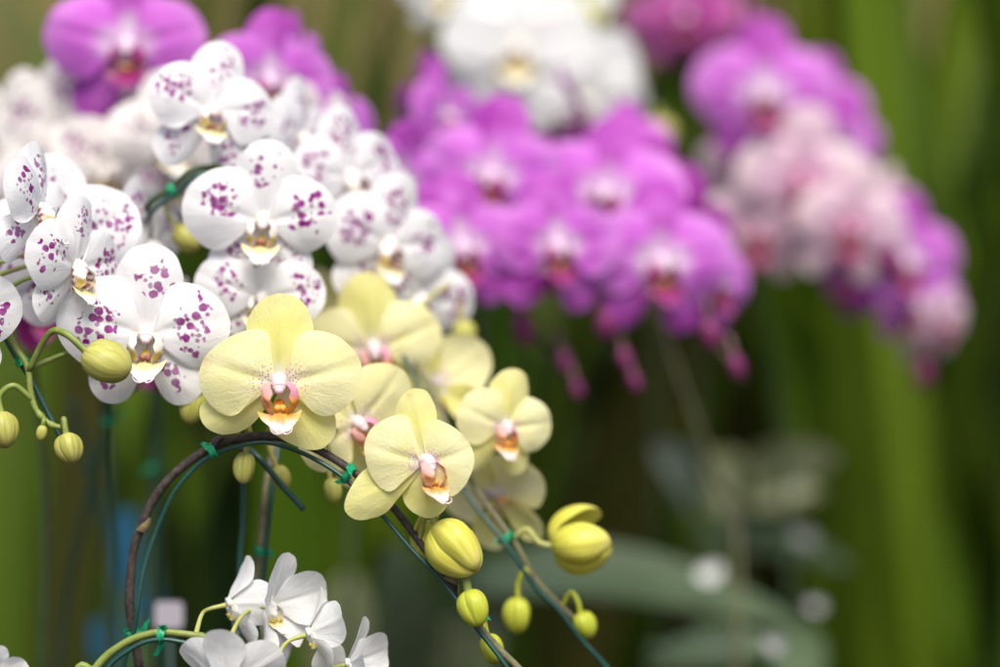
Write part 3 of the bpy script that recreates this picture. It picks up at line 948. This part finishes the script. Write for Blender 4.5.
bp = thing('broad_leaf_plant', 'low plant with one very broad grey-green leaf spread behind the small lime buds', 'plant', G(640, 1.95))
broad_leaf(bp, G(640, 1.95), P(462, 585, 1.86), P(800, 612, 1.84), 0.10, M['broad'], 0.012, Vector((0, -0.24, 1)))
bp2 = thing('broad_leaf_plant', 'shaded plant with narrower grey leaves fanned out below the pale pink spray', 'plant', G(745, 2.1))
broad_leaf(bp2, G(745, 2.1), P(700, 545, 2.12), P(850, 553, 2.05), 0.05, M['broad'], 0.01, Vector((0, -0.45, 1)))
broad_leaf(bp2, G(745, 2.1), P(735, 490, 2.1), P(838, 436, 2.0), 0.05, M['broad3'], 0.02, Vector((-0.5, -0.7, 0.6)))
broad_leaf(bp2, G(745, 2.1), P(742, 500, 2.15), P(840, 462, 2.15), 0.05, M['broad3'], 0.02, Vector((-0.3, -0.8, 0.6)))
broad_leaf(bp2, G(745, 2.1), P(700, 505, 2.05), P(648, 436, 1.98), 0.05, M['broad2'], 0.01, Vector((0.5, -0.8, 0.4)))
broad_leaf(bp2, G(745, 2.1), P(735, 520, 2.15), P(720, 440, 2.2), 0.05, M['broad3'], 0.01, Vector((0.1, -0.9, 0.4)))
bp3 = thing('broad_leaf_plant', 'grey-green leaves at the bottom edge of the photo right of the lime buds', 'plant', G(770, 1.75))
broad_leaf(bp3, G(770, 1.75), P(650, 668, 1.75), P(790, 640, 1.70), 0.045, M['broad'], 0.01, Vector((0, -0.5, 1)))
broad_leaf(bp3, G(770, 1.75), P(790, 700, 1.75), P(800, 610, 1.85), 0.04, M['broad'], 0.01, Vector((0.1, -0.9, 0.5)))
bp4 = thing('broad_leaf_plant', 'grey-green leaves standing behind the plump yellow bud and the small white blooms', 'plant', G(400, 1.8))
broad_leaf(bp4, G(400, 1.8), P(410, 680, 1.85), P(392, 530, 1.8), 0.055, M['broad'], 0.01, Vector((0.3, -0.9, 0.3)))
broad_leaf(bp4, G(400, 1.8), P(450, 690, 1.85), P(500, 590, 1.85), 0.06, M['broad3'], 0.01, Vector((-0.4, -0.8, 0.4)))
broad_leaf(bp4, G(400, 1.8), P(330, 690, 1.9), P(352, 560, 1.9), 0.05, M['broad3'], 0.01, Vector((0.1, -0.9, 0.3)))

def fallen(label, px, py, d, wpx, seed):
    r = 0.5 * wpx * K * d
    mb = MB(); rows = []; rr = random.Random(seed)
    for i in range(9):
        s = i / 8; row = []
        for j in range(20):
            a = 2 * math.pi * j / 20
            q = r * s * (1 + 0.12 * math.sin(2 * a + seed) + 0.06 * math.sin(3 * a))
            row.append(mb.vert((math.cos(a) * q, math.sin(a) * q * 0.85, 0.35 * r * s * s + 0.1 * r * math.sin(2 * a) * s), (j / 20, s), (s, 0.9)))
        rows.append(row)
    mb.grid(rows, 0, True)
    o = link('fallen_petal', mb.mesh('fallen_petal', [M['white' if seed == 1 else 'white_dim']]), None, P(px, py, d), (R(62), R(rr.uniform(-15, 15)), R(rr.uniform(-20, 20))))
    tag(o, label, 'petal', 'fallen white petals')
M['white_dim'] = simple_mat('white_petal_dimmed', (0.22, 0.23, 0.23), (0.34, 0.34, 0.34), 60, 0.6, 0.2)  # white greyed in the colour so these petals look dimmer than the brightest
fallen('brightest round white fallen petal, on the broad grey-green leaf', 709, 574, 1.83, 25, 1)
fallen('pale fallen petal on the narrower leaf above and right of the brightest one', 801, 538, 2.03, 26, 2)
fallen('dim fallen petal at the right end of the broad leaf', 815, 606, 1.84, 17, 3)
fallen('pale fallen petal at the bottom edge below the broad leaf', 775, 645, 1.70, 20, 4)
fallen('bottom-edge fallen petal left of the other low one', 722, 655, 1.72, 18, 5)


# ------------------------------------------------------------------ orchids
def arch_mat():
    t = NT('stem_arch'); obj = t.n('ShaderNodeTexCoord').outputs['Object']; lo = t.xyz(t.uv('Loc'))
    nz = t.noise(obj, 330, 4, 0.65); nb = t.noise(obj, 55, 3, 0.6)
    br = t.mix(t.ramp(nz, 0.3, 0.7), (0.028, 0.022, 0.019), (0.078, 0.060, 0.050))
    ol = t.mix(t.ramp(nz, 0.3, 0.7), (0.12, 0.115, 0.055), (0.19, 0.18, 0.095))
    f = t.ramp(t.math('ADD', lo[0], t.math('MULTIPLY', t.math('SUBTRACT', nb, 0.5), 0.22)), 0.80, 0.95)
    return t.finish(t.mix(f, br, ol), 0.62, 0.3, t.bump(t.math('ADD', nz, nb), 0.55, 0.0006))
M['stem_arch'] = arch_mat()


def bract(root, p, tang, r, mat, out):
    """dry scale at a stem node"""
    mb = MB()
    tang = tang.normalized(); out = (out - tang * out.dot(tang)).normalized(); side = tang.cross(out)
    rows = []
    for i in range(6):
        t = i / 5; row = []
        for j in range(9):
            a = (j / 8 - 0.5) * 3.0 * (1 - t * 0.75)
            row.append(mb.vert(p + tang * (t * r * 2.6) + (out * math.cos(a) + side * math.sin(a)) * r * (1.12 + 0.18 * math.sin(t * 3.1)) - root.location, (j / 8, t)))
        rows.append(row)
    mb.grid(rows)
    link('bract', mb.mesh('bract', [mat]), root)
M['bract'] = simple_mat('bract_dry_tan', (0.22, 0.16, 0.08), (0.34, 0.26, 0.14), 200, 0.7, 0.2)


def attach(root, path, bk, rad, mat):
    f, a, b = bk
    stalk(root, a, b, nearest(path, b), rad, mat)


# ---- yellow orchid on the brown arch (in focus)
A = thing('yellow_orchid', 'pale yellow moth orchid in sharp focus on a dark brown arching stem', 'orchid', G(150, 1.19))
a_pts = [A.location.copy(), P(150, 1200, 1.20), P(140, 720, 1.19), P(138, 662, 1.185), P(132, 626, 1.183), P(129.5, 597, 1.18), P(133, 553, 1.178), P(141, 527, 1.176), P(154, 499, 1.174), P(175, 473, 1.172),
         P(208, 449, 1.17), P(237, 439, 1.168), P(265, 436, 1.168), P(294, 441, 1.168), P(322, 452, 1.166), P(348, 468, 1.164), P(370, 485, 1.162), P(393, 507, 1.16), P(422, 545, 1.158), P(452, 584, 1.155),
         P(479, 626, 1.152), P(500, 650, 1.15), P(520, 670, 1.15), P(545, 700, 1.15)]
so_, apath = stem(A, a_pts, 0.0025, 0.0018, M['stem_arch'], 'stem')
for (x, y, ox) in ((140, 531, Vector((1, -0.6, 0.2))), (215, 447, Vector((0, -0.3, 1))), (309, 447, Vector((0, -0.5, 1))), (446, 577, Vector((0.6, -0.5, 0.6)))):
    p_, t_ = at_path(apath, x, y); bract(A, p_, t_, 0.0031, M['bract'] if y > 500 else M['stem_arch'], ox)
fl = add_flower(A, 278.9, 384.5, 1.148, 163.5, 'yellow', 0, 3, 0, OUT1, 'big', 'largest yellow bloom, fully open and facing the camera', (0, 0, 9), 1.05)
attach(A, apath, fl, 0.0014, M['stalk_y'])
fl = add_flower(A, 425.9, 463.3, 1.138, 109.3, 'yellow', 4, 3, 0, OUT2, 'second', 'smaller yellow bloom whose lip points right', (0, 0, 38), 1.28)
attach(A, apath, fl, 0.0013, M['stalk_y'])
fl = add_flower(A, 358, 424, 1.205, 138, 'yellow', 25, 5, -38)
attach(A, apath, fl, 0.0013, M['stalk_y'])
def abud(root, path, p0, p1, rf, mat, ax, ay, **kw):
    q, _ = at_path(path, ax, ay); return add_bud(root, p0, p1, rf, mat, q, **kw)
abud(A, apath, (246, 452, 1.175), (243, 484, 1.172), 0.34, M['bud_y'], 252, 437, seed=3, srad=0.0012)
abud(A, apath, (196, 388, 1.19), (189, 424, 1.19), 0.36, M['bud_y'], 240, 438, seed=4, srad=0.0012)
abud(A, apath, (276, 466, 1.20), (286, 490, 1.20), 0.36, M['bud_y'], 285, 441, seed=5)
abud(A, apath, (330, 478, 1.20), (335, 503, 1.20), 0.34, M['bud_y'], 330, 458, seed=6)
abud(A, apath, (436, 526, 1.150), (477, 571, 1.138), 0.36, M['bud_open'], 417, 540, seed=7, opens=(1, 3, 2), lobes=0.17, spread=70, roll=40, srad=0.0012, smat=M['stalk_y'], sag=0.004)
abud(A, apath, (434, 524, 1.16), (421, 556, 1.17), 0.38, M['bud_open'], 414, 534, seed=17, lobes=0.12, roll=10)
abud(A, apath, (468, 590, 1.143), (480, 627, 1.138), 0.37, M['bud_g'], 458, 596, seed=8, srad=0.0019, smat=M['stem_green'], sag=0.007)
abud(A, apath, (487, 634, 1.165), (496, 664, 1.165), 0.38, M['bud_g'], 484, 632, seed=9)

wA, _ = wire('dark green wire following the brown arching stem of the sharp yellow orchid',
     [G(118, 1.185), P(112, 1100, 1.18), P(120, 720, 1.178), P(125, 667, 1.175), P(133, 632, 1.172), P(138, 603, 1.17), P(148, 557, 1.172), P(158, 525, 1.172), P(174, 492, 1.17), P(197, 465, 1.17), P(216, 453, 1.168), P(240, 446, 1.166),
      P(268, 443, 1.166), P(300, 452, 1.164), P(330, 467, 1.162), P(352, 484, 1.16), P(383, 516, 1.156), P(419, 557, 1.152), P(455, 599, 1.148), P(479, 632, 1.146), P(506, 666, 1.144), P(530, 700, 1.144)], 0.00115,
     ((212, 451, 1.168, apath, 0.0038, 1.0), (347, 475, 1.16, apath, 0.0050, 1.0), (470, 620, 1.148, apath, 0.0040, 1.0), (132, 633, 1.178, apath, 0.0042, 1.0)))

# ---- second yellow orchid, softer, behind
B = thing('yellow_orchid', 'paler yellow moth orchid slightly out of focus behind and right of the sharp one', 'orchid', G(250, 1.25))
b_pts = [B.location.copy(), P(250, 1200, 1.25), P(250, 640, 1.235), P(257, 580, 1.232), P(262, 531, 1.23), P(268, 476, 1.23), P(290, 380, 1.26), P(335, 312, 1.29), P(385, 315, 1.30), P(430, 390, 1.28), P(455, 448, 1.26), P(470, 479, 1.25), P(488, 506, 1.245), P(515, 543, 1.24),
         P(536, 580, 1.24), P(560, 605, 1.24), P(578, 622, 1.24)]
_, bpath = stem(B, b_pts, 0.0021, 0.0014, M['stem_grey'])
for args in ((505, 428, 1.238, 112, 26, 4, 12), (495, 497, 1.272, 128, 150, -20, 20), (374, 350, 1.285, 146, 6, 8, -8), (436, 385, 1.31, 118, 165, 10, 25), (345, 318, 1.33, 112, 140, 0, 40)):
    fl = add_flower(B, *args[:4], 'yellow', *args[4:])
    attach(B, bpath, fl, 0.0013, M['stalk_y'])
abud(B, bpath, (553, 546, 1.235), (613, 543, 1.23), 0.41, M['bud_open'], 513, 541, seed=21, opens=(36, 7, 4), lobes=0.15, spread=74, roll=110, srad=0.0014, smat=M['stalk_y'])
abud(B, bpath, (518, 597, 1.24), (517, 634, 1.24), 0.37, M['bud_g'], 534, 578, seed=22, srad=0.0013)
abud(B, bpath, (580, 612, 1.235), (590, 639, 1.235), 0.40, M['bud_g'], 563, 606, seed=23, srad=0.0012)
abud(B, bpath, (462, 320, 1.33), (467, 347, 1.33), 0.42, M['bud_y'], 400, 330, seed=24)
wire('dark green wire behind the stem of the softer yellow orchid, ending at lower centre',
     [G(262, 1.24), P(262, 1200, 1.24), P(258, 640, 1.226), P(263, 580, 1.224), P(268, 531, 1.222), P(274, 476, 1.222), P(293, 392, 1.25), P(333, 326, 1.285), P(380, 325, 1.295), P(424, 396, 1.272), P(450, 458, 1.252), P(464, 486, 1.244), P(482, 514, 1.238), P(509, 549, 1.232),
      P(534, 586, 1.232), P(560, 612, 1.232), P(584, 641, 1.232), P(608, 668, 1.232), P(640, 705, 1.232)], 0.0012,
     ((505, 538, 1.24, bpath, 0.0038, 1.0), (262, 552, 1.232, bpath, 0.0036, 1.0)))
wire('cut end of green wire poking out below the largest yellow bloom',
     [G(240, 1.21), P(236, 1200, 1.21), P(238, 640, 1.21), P(242, 520, 1.21), P(243, 455, 1.205), P(249, 449, 1.20), P(262, 460, 1.195), P(283, 486, 1.195), P(304, 510, 1.195)], 0.0016)

# ---- spotted orchid in the left foreground (sharp)
S = thing('spotted_orchid', 'sharp white moth orchid with purple speckles at the left edge', 'orchid', G(-190, 1.2))
s_pts = [S.location.copy(), P(-190, 1200, 1.2), P(-190, 500, 1.2), P(-160, 220, 1.2), P(-90, 170, 1.19), P(-40, 240, 1.18), P(0, 315, 1.172), P(14, 345, 1.17), P(27, 366, 1.168), P(31, 394, 1.167), P(37, 411, 1.166), P(50, 424, 1.165), P(64, 428, 1.165)]
_, spath = stem(S, s_pts, 0.0022, 0.0013, M['stem_green'], 'stem', (0.86, 0.93))
for args in ((147, 335, 1.175, 168, 'spotted', 4, 2, 2), (62, 246, 1.215, 170, 'spotted', -6, 4, -12), (76, 268, 1.165, 132, 'spotted', 58, 6, 10), (40, 212, 1.16, 138, 'spotted', 72, -4, 24), (-52, 318, 1.15, 150, 'spotted', 8, 5, 0), (150, 250, 1.26, 140, 'spotted', 70, 4, -20)):
    fl = add_flower(S, *args)
    attach(S, spath, fl, 0.0013, M['stem_green'])
abud(S, spath, (86, 351, 1.155), (129, 374, 1.15), 0.41, M['bud_y'], 32, 370, seed=31, srad=0.0016, smat=M['stem_green'], sag=0.008, lobes=0.09)
abud(S, spath, (1, 412, 1.16), (6, 448, 1.155), 0.42, M['bud_y'], 31, 400, seed=32, srad=0.0014, smat=M['stem_green'], sag=0.006)
abud(S, spath, (66, 434, 1.16), (73, 463, 1.155), 0.44, M['bud_y'], 63, 428, seed=33, srad=0.0014, smat=M['stem_green'], sag=0.004)
abud(S, spath, (43, 425, 1.16), (40, 441, 1.16), 0.32, M['bud_y'], 45, 420, seed=34, srad=0.001, smat=M['stem_green'], sag=0.0)
wire('dark green wire beside the lime bud stem at the left edge',
     [G(-200, 1.19), P(-200, 1200, 1.19), P(-200, 480, 1.19), P(-165, 200, 1.19), P(-90, 155, 1.185), P(-40, 230, 1.175), P(-2, 318, 1.176), P(13, 352, 1.176), P(34, 384, 1.174), P(50, 416, 1.173), P(61, 441, 1.172)], 0.0012, ((23, 360, 1.17, spath, 0.0032, 1.0),))

# ---- spotted orchid, middle (slightly soft)
S2 = thing('spotted_orchid', 'white speckled moth orchid with a cascade of blooms just above the largest yellow bloom', 'orchid', G(100, 1.30))
s2_pts = [S2.location.copy(), P(100, 1200, 1.42), P(108, 620, 1.42), P(104, 420, 1.40), P(112, 290, 1.33), P(143, 214, 1.26), P(173, 187, 1.25), P(204, 168, 1.25), P(280, 180, 1.28), P(345, 245, 1.31), P(395, 300, 1.33), P(425, 335, 1.33)]
_, s2path = stem(S2, s2_pts, 0.0024, 0.0016, M['stem_deep'], 'stem')
for args in ((263, 222, 1.215, 152, 'spotted', 4, 4, 4), (262, 298, 1.22, 128, 'spotted', 2, 4, 6), (212, 112, 1.25, 134, 'spotted', 22, -4, 14), (388, 246, 1.30, 138, 'spotted', 32, 6, 14), (350, 178, 1.315, 134, 'spotted', 42, 0, -6),
             (420, 300, 1.32, 126, 'spotted', 28, 12, 20), (300, 140, 1.33, 118, 'spotted', 66, 2, 10), (385, 320, 1.335, 96, 'spotted', 60, 20, 8)):
    fl = add_flower(S2, *args)
    attach(S2, s2path, fl, 0.0013, M['stalk_y'])
abud(S2, s2path, (176, 226, 1.26), (198, 250, 1.26), 0.42, M['bud_y'], 165, 194, seed=41)
wire('dark green wire at the back of the middle speckled orchid',
     [G(112, 1.30), P(112, 1200, 1.415), P(118, 620, 1.41), P(112, 420, 1.39), P(120, 290, 1.32), P(147, 220, 1.25), P(177, 193, 1.24), P(207, 174, 1.24), P(280, 188, 1.27), P(342, 252, 1.30)], 0.0013,
     ((172, 192, 1.25, s2path, 0.0038, 1.0), (105, 418, 1.40, s2path, 0.0042, 1.0)))

# ---- spotted orchid, back (blurred)
S3 = thing('spotted_orchid', 'blurred creamy speckled moth orchid bunched at upper left below the topmost purple bloom', 'orchid', G(150, 1.5))
s3_pts = [S3.location.copy(), P(152, 1000, 1.5), P(152, 520, 1.5), P(148, 380, 1.48), P(90, 240, 1.46), P(30, 150, 1.44), P(50, 95, 1.44), P(110, 95, 1.43), P(170, 140, 1.42), P(215, 190, 1.42)]
_, s3path = stem(S3, s3_pts, 0.0024, 0.0016, M['stem_deep'])
for args in ((60, 135, 1.42, 150, 'spottedold', -12, 4, 8), (118, 108, 1.44, 130, 'spottedold', 20, 0, -14), (115, 172, 1.40, 132, 'spottedold', 8, 8, 22), (168, 142, 1.39, 128, 'spottedold', 34, 4, 0), (30, 178, 1.42, 120, 'spottedold', -40, 6, -10), (320, 120, 1.42, 110, 'spottedold', 50, 0, 12), (170, 185, 1.41, 100, 'spotted', 60, 0, 12), (90, 100, 1.46, 126, 'spottedold', -8, -10, 0), (10, 130, 1.45, 120, 'spottedold', -24, 0, 10), (60, 190, 1.43, 130, 'spottedold', 14, 10, 0)):
    fl = add_flower(S3, *args)
    attach(S3, s3path, fl, 0.0013, M['stalk_y'])
wire('thin green wire standing left of the arch, in line with the creamy speckled orchid',
     [G(160, 1.49), P(160, 1000, 1.49), P(158, 520, 1.49), P(154, 385, 1.47), P(100, 245, 1.45)], 0.0014, ((154, 462, 1.5, s3path, 0.0042, 1.0),))
wire('leaning green stake crossing behind the left side of the arch', [G(40, 1.5), P(40, 900, 1.5), P(62, 640, 1.48), P(78, 540, 1.46), P(98, 455, 1.44), P(112, 380, 1.43)], 0.0018)
wire('pale leaning cane left of the brown arch, crossing the green stake', [G(128, 1.55), P(128, 900, 1.55), P(116, 620, 1.55), P(104, 540, 1.54), P(86, 462, 1.53), P(72, 400, 1.52)], 0.0022)

# ---- purple orchid, upper left
U = thing('purple_orchid', 'purple moth orchid peeking out at upper left above the creamy speckled blooms', 'orchid', G(-20, 1.5))
u_pts = [U.location.copy(), P(-20, 1000, 1.5), P(-30, 400, 1.48), P(20, 130, 1.46), P(100, 60, 1.44), P(200, 60, 1.42), P(280, 90, 1.42), P(350, 150, 1.45), P(400, 210, 1.46)]
_, upath = stem(U, u_pts, 0.0024, 0.0016, M['stem_deep'])
for args in ((128, 48, 1.40, 162, 'purple', 2, 0, 0), (268, 82, 1.41, 138, 'purple', 26, 6, 10), (345, 135, 1.45, 110, 'purple', 60, 6, 0), (398, 178, 1.47, 110, 'purple', 30, 20, 12), (300, 60, 1.44, 90, 'purple', 70, 4, 0), (410, 215, 1.48, 100, 'purple', -30, 10, 0)):
    fl = add_flower(U, *args)
    attach(U, upath, fl, 0.0014, M['stalk_p'])

# ---- three purple cascades in the middle
def cascade(label, pts, flowers, buds, kind, pal='stalk_p', bud='bud_p', r=0.0026, stemm='stem_deep', name=None, grp=None):
    base = pts[0]
    o = thing(name or kind + '_orchid', label, 'orchid', base, grp)
    _, path = stem(o, pts, r, r * 0.6, M[stemm])
    for a in flowers:
        k = a[7] if len(a) > 7 else kind
        fl = add_flower(o, a[0], a[1], a[2], a[3], k, a[4], a[5], a[6])
        attach(o, path, fl, 0.0015, M[pal])
    for i, (p0, p1, rf, ax, ay) in enumerate(buds):
        abud(o, path, p0, p1, rf, M[bud], ax, ay, seed=60 + i, srad=0.0014, smat=M[pal])
    return o, path


D1 = 1.52
cascade('purple moth orchid cascade nearest the white speckled blooms, leftmost of the three', [G(350, 1.6), P(350, 1000, 1.6), P(352, 500, 1.6), P(380, 200, 1.60), P(425, 95, 1.58), P(465, 150, 1.56), P(490, 235, 1.53), P(510, 300, D1), P(545, 345, D1), P(584, 398, D1)],
        [(446, 120, 1.56, 118, 58, 0, 10), (492, 178, 1.52, 150, -14, 2, 4), (462, 250, 1.46, 142, 14, 2, -4), (418, 118, 1.60, 118, -62, 0, -6, 'violet'), (540, 262, 1.53, 112, 12, 40, 8, 'violet'), (400, 190, 1.60, 120, -30, 0, 0, 'violet'), (445, 190, 1.60, 130, -10, 0, 0, 'violet')],  # last violet bloom is added fill, its dark colour stands for a shaded gap
        [((520, 312, 1.5), (526, 346, 1.5), 0.29, 512, 303), ((562, 350, 1.51), (567, 375, 1.51), 0.28, 550, 350), ((574, 379, 1.51), (580, 399, 1.51), 0.28, 570, 378)], 'purple')
cascade('middle purple moth orchid cascade with its bud tip hanging left of the pale olive stem', [G(480, 1.65), P(480, 1000, 1.65), P(476, 500, 1.62), P(500, 190, 1.62), P(560, 130, 1.60), P(600, 200, 1.57), P(606, 280, 1.54), P(608, 330, 1.52), P(640, 392, 1.52)],
        [(606, 196, 1.53, 152, -10, -6, 6), (556, 248, 1.47, 138, 20, 2, 4), (612, 272, 1.54, 104, 16, 34, 10, 'violet'), (574, 112, 1.60, 92, 86, -6, 0, 'violet'), (560, 180, 1.60, 120, -10, 0, 10, 'violet')],  # last violet bloom likewise fills in as a dark gap
        [((604, 308, 1.5), (607, 340, 1.5), 0.29, 606, 304), ((622, 348, 1.51), (628, 372, 1.51), 0.28, 614, 344), ((632, 372, 1.51), (638, 392, 1.51), 0.28, 630, 374)], 'purple')
cascade('rightmost of the three purple moth orchid cascades, on a pale olive stem', [G(700, 1.7), P(725, 1000, 1.7), P(738, 560, 1.7), P(718, 480, 1.68), P(684, 390, 1.66), P(645, 270, 1.65), P(620, 190, 1.63), P(645, 165, 1.60), P(680, 230, 1.57), P(700, 295, 1.53), P(712, 335, 1.53), P(744, 380, 1.53)],
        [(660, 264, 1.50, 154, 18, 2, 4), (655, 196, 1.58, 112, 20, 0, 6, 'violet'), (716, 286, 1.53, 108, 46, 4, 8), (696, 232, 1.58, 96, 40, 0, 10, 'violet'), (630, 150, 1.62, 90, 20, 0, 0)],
        [((708, 318, 1.51), (713, 350, 1.51), 0.29, 706, 312), ((733, 354, 1.52), (740, 380, 1.52), 0.28, 722, 350)], 'purple', stemm='stem_grey')

# ---- white orchid at the back
cascade('blurred pure white moth orchid at the top of the photo above the purple cascades', [G(455, 1.85), P(455, 1000, 1.85), P(450, 400, 1.82), P(440, 60, 1.78), P(480, 5, 1.76), P(560, 40, 1.74), P(615, 80, 1.74), P(655, 130, 1.74)],
        [(517, 48, 1.70, 150, 2, 2, 2), (446, -10, 1.74, 100, -10, 0, 8), (504, 98, 1.72, 132, -8, 8, -6), (580, 70, 1.72, 136, 30, 4, 10), (608, 78, 1.74, 110, 60, 0, 0), (570, 125, 1.71, 124, 20, 16, 12), (610, 110, 1.76, 100, 40, 20, 0), (560, 0, 1.74, 120, 10, 0, 0)],
        [((658, 118, 1.74), (662, 150, 1.74), 0.46, 652, 126), ((588, 4, 1.72), (598, 30, 1.72), 0.42, 580, 50)], 'white', 'stalk_y', 'bud_y')

# ---- rose orchid at the very top
cascade('blurred rose-pink moth orchid cut by the top edge, left of the pale pink spray', [G(660, 2.1), P(660, 900, 2.1), P(655, 200, 2.05), P(660, -10, 2.0), P(690, -20, 2.0), P(735, 20, 1.98)],
        [(685, 16, 1.96, 100, 0, 6, 0), (655, 22, 2.0, 80, -40, 6, 0), (715, 22, 1.98, 76, 40, 4, 0), (680, 40, 1.98, 80, 0, 40, 0)], [], 'rose')

# ---- right hand spray: purple top and tip, pale pink in the middle
cascade('purple moth orchid with a big front bloom, over the pale pink blooms at right', [G(720, 1.95), P(715, 900, 1.95), P(700, 480, 1.92), P(712, 200, 1.88), P(750, 60, 1.84), P(810, 100, 1.82), P(860, 160, 1.82), P(885, 200, 1.82)],
        [(764, 96, 1.76, 142, 4, 2, 2), (845, 150, 1.84, 112, 34, 6, 10), (765, 40, 1.86, 80, 70, -10, 0, 'rose'), (820, 110, 1.86, 110, 20, 0, 10)], [], 'purple')
cascade('pale pink moth orchid cascade at right with a purple lower end', [G(800, 1.9), P(800, 900, 1.9), P(780, 420, 1.88), P(745, 230, 1.86), P(760, 140, 1.84), P(820, 180, 1.82), P(870, 240, 1.8), P(905, 290, 1.8), P(930, 340, 1.8), P(922, 385, 1.8)],
        [(803, 184, 1.76, 142, 4, 4, 4, 'pale'), (750, 170, 1.80, 110, -20, 2, -6, 'pale'), (756, 232, 1.77, 122, -6, 8, -4, 'pale'), (850, 228, 1.75, 124, 12, 8, 10, 'pale'),  (895, 212, 1.82, 84, 46, 0, 0, 'pale'),
         (905, 262, 1.78, 124, 24, 8, 8, 'purple'), (870, 285, 1.80, 90, -10, 20, 0, 'purple'), (918, 306, 1.79, 96, 20, 16, 10, 'purple'), (944, 322, 1.78, 72, 40, 16, 10, 'pale'), (928, 345, 1.80, 66, 30, 40, 0, 'pale')],
        [((846, 280, 1.77), (845, 310, 1.77), 0.44, 880, 255), ((883, 246, 1.76), (893, 274, 1.76), 0.44, 878, 250), ((924, 360, 1.79), (922, 388, 1.79), 0.3, 928, 352)], 'pale', name='pink_orchid')
# ---- dark magenta orchid behind the left spray
cascade('dark magenta moth orchid mostly hidden behind the sharp speckled blooms at left', [G(40, 1.45), P(40, 1000, 1.45), P(45, 520, 1.42), P(30, 320, 1.38), P(60, 260, 1.36), P(110, 310, 1.36), P(150, 360, 1.36)],
        [(48, 306, 1.34, 112, -10, 20, 0), (146, 362, 1.33, 84, 10, 20, 0), (20, 270, 1.36, 90, -20, 0, 0)], [], 'magenta')

# ---- small white orchid at the bottom
W = thing('white_orchid', 'small pure white moth orchid at the bottom edge on a green arched stem', 'orchid', G(60, 1.14))
w_pts = [W.location.copy(), P(55, 1200, 1.14), P(70, 720, 1.14), P(96, 668, 1.14), P(125, 643, 1.14), P(154, 633, 1.14), P(180, 633.5, 1.14), P(206, 638, 1.14), P(232, 650, 1.14), P(255, 666, 1.14), P(300, 705, 1.15), P(340, 760, 1.15)]
_, wpath = stem(W, w_pts, 0.0022, 0.0014, M['stem_green'], 'stem', (0.62,))
for args in ((228, 604, 1.175, 92, 'white', 118, 8, -4), (268, 606, 1.165, 98, 'white', 58, 2, 4), (308, 634, 1.16, 90, 'white', 104, 0, 14), (348, 664, 1.155, 84, 'white', 78, 0, 10), (226, 690, 1.12, 116, 'white', 170, -30, 0), (262, 622, 1.19, 92, 'white', 70, 10, 0), (-6, 676, 1.13, 60, 'white', 40, 0, 0), (322, 690, 1.17, 96, 'white', 30, 0, 0)):
    args = (*args, None, 'cup')
    fl = add_flower(W, *args)
    attach(W, wpath, fl, 0.0012, M['stalk_y'])
wire('green wire running under the stem of the small white orchid',
     [G(66, 1.135), P(62, 1200, 1.135), P(78, 730, 1.136), P(102, 673, 1.136), P(130, 650, 1.136), P(156, 640, 1.136), P(182, 641, 1.136), P(207, 647, 1.136), P(230, 660, 1.136), P(250, 676, 1.136)], 0.0011, ((163, 636, 1.138, wpath, 0.0040, 1.0),))


# ---- tags low between the stems
def plate(label, px, py, d, w, h, col, name, cat, lines=None):
    c = P(px, py, d); w *= K * d; h *= K * d
    root = thing(name, label, cat, Vector((c.x, c.y, 0)))
    mb = MB()
    o = [(-w / 2 + 0.15 * w * (1 - math.cos(a)), 0) for a in (0,)]
    pts = []
    rc = 0.18 * min(w, h)
    for cx, cz, a0 in ((w / 2 - rc, h / 2 - rc, 0), (-w / 2 + rc, h / 2 - rc, 90), (-w / 2 + rc, -h / 2 + rc, 180), (w / 2 - rc, -h / 2 + rc, 270)):
        for k in range(5):
            a = R(a0 + 22.5 * k); pts.append((cx + rc * math.cos(a), cz + rc * math.sin(a)))
    f = [mb.vert((x, -0.0006, z + c.z), (x / w + .5, z / h + .5)) for x, z in pts]; b = [mb.vert((x, 0.0006, z + c.z), (x / w + .5, z / h + .5)) for x, z in pts]
    mb.face(f); mb.face(b[::-1])
    for i in range(len(f)): mb.face((f[i], b[i], b[(i + 1) % len(f)], f[(i + 1) % len(f)]))
    me = mb.mesh('plate', [col])
    for p in me.polygons: p.use_smooth = False
    link('plate', me, root)
    mb = MB(); mb.tube([Vector((0, 0.003, 0)), Vector((0, 0.003, c.z * 0.5)), Vector((0, 0.003, c.z + h * 0.2))], 0.0018, 8)
    link('stake', mb.mesh('stake', [M['wire']]), root)
    return root


def label_mat():
    t = NT('white_tag_lilac_lines'); u = t.xyz(t.uv('UVMap'))
    wv = t.math('SINE', t.math('MULTIPLY', u[1], 34.0))
    c = t.mix(t.ramp(wv, 0.3, 0.8, 0, 0.55), (0.74, 0.70, 0.74), (0.55, 0.36, 0.55))
    return t.finish(c, 0.4, 0.4)
M['blue'] = simple_mat('blue_plastic', (0.010, 0.065, 0.13), (0.015, 0.10, 0.18), 30, 0.4, 0.4)
plate('small white tag with faint lilac lines beside the foot of the brown arch', 169, 615, 1.36, 28, 27, label_mat(), 'plant_tag', 'tag')
plate('upper blue plastic tag blurred inside the left of the arch', 126, 548, 1.85, 26, 74, M['blue'], 'plant_tag', 'tag')
plate('blue plastic tag behind and right of the white lined tag', 147, 606, 1.9, 26, 34, M['blue'], 'plant_tag', 'tag')
plate('lowest blue plastic tag left of the brown stem foot', 108, 640, 1.8, 34, 40, M['blue'], 'plant_tag', 'tag')
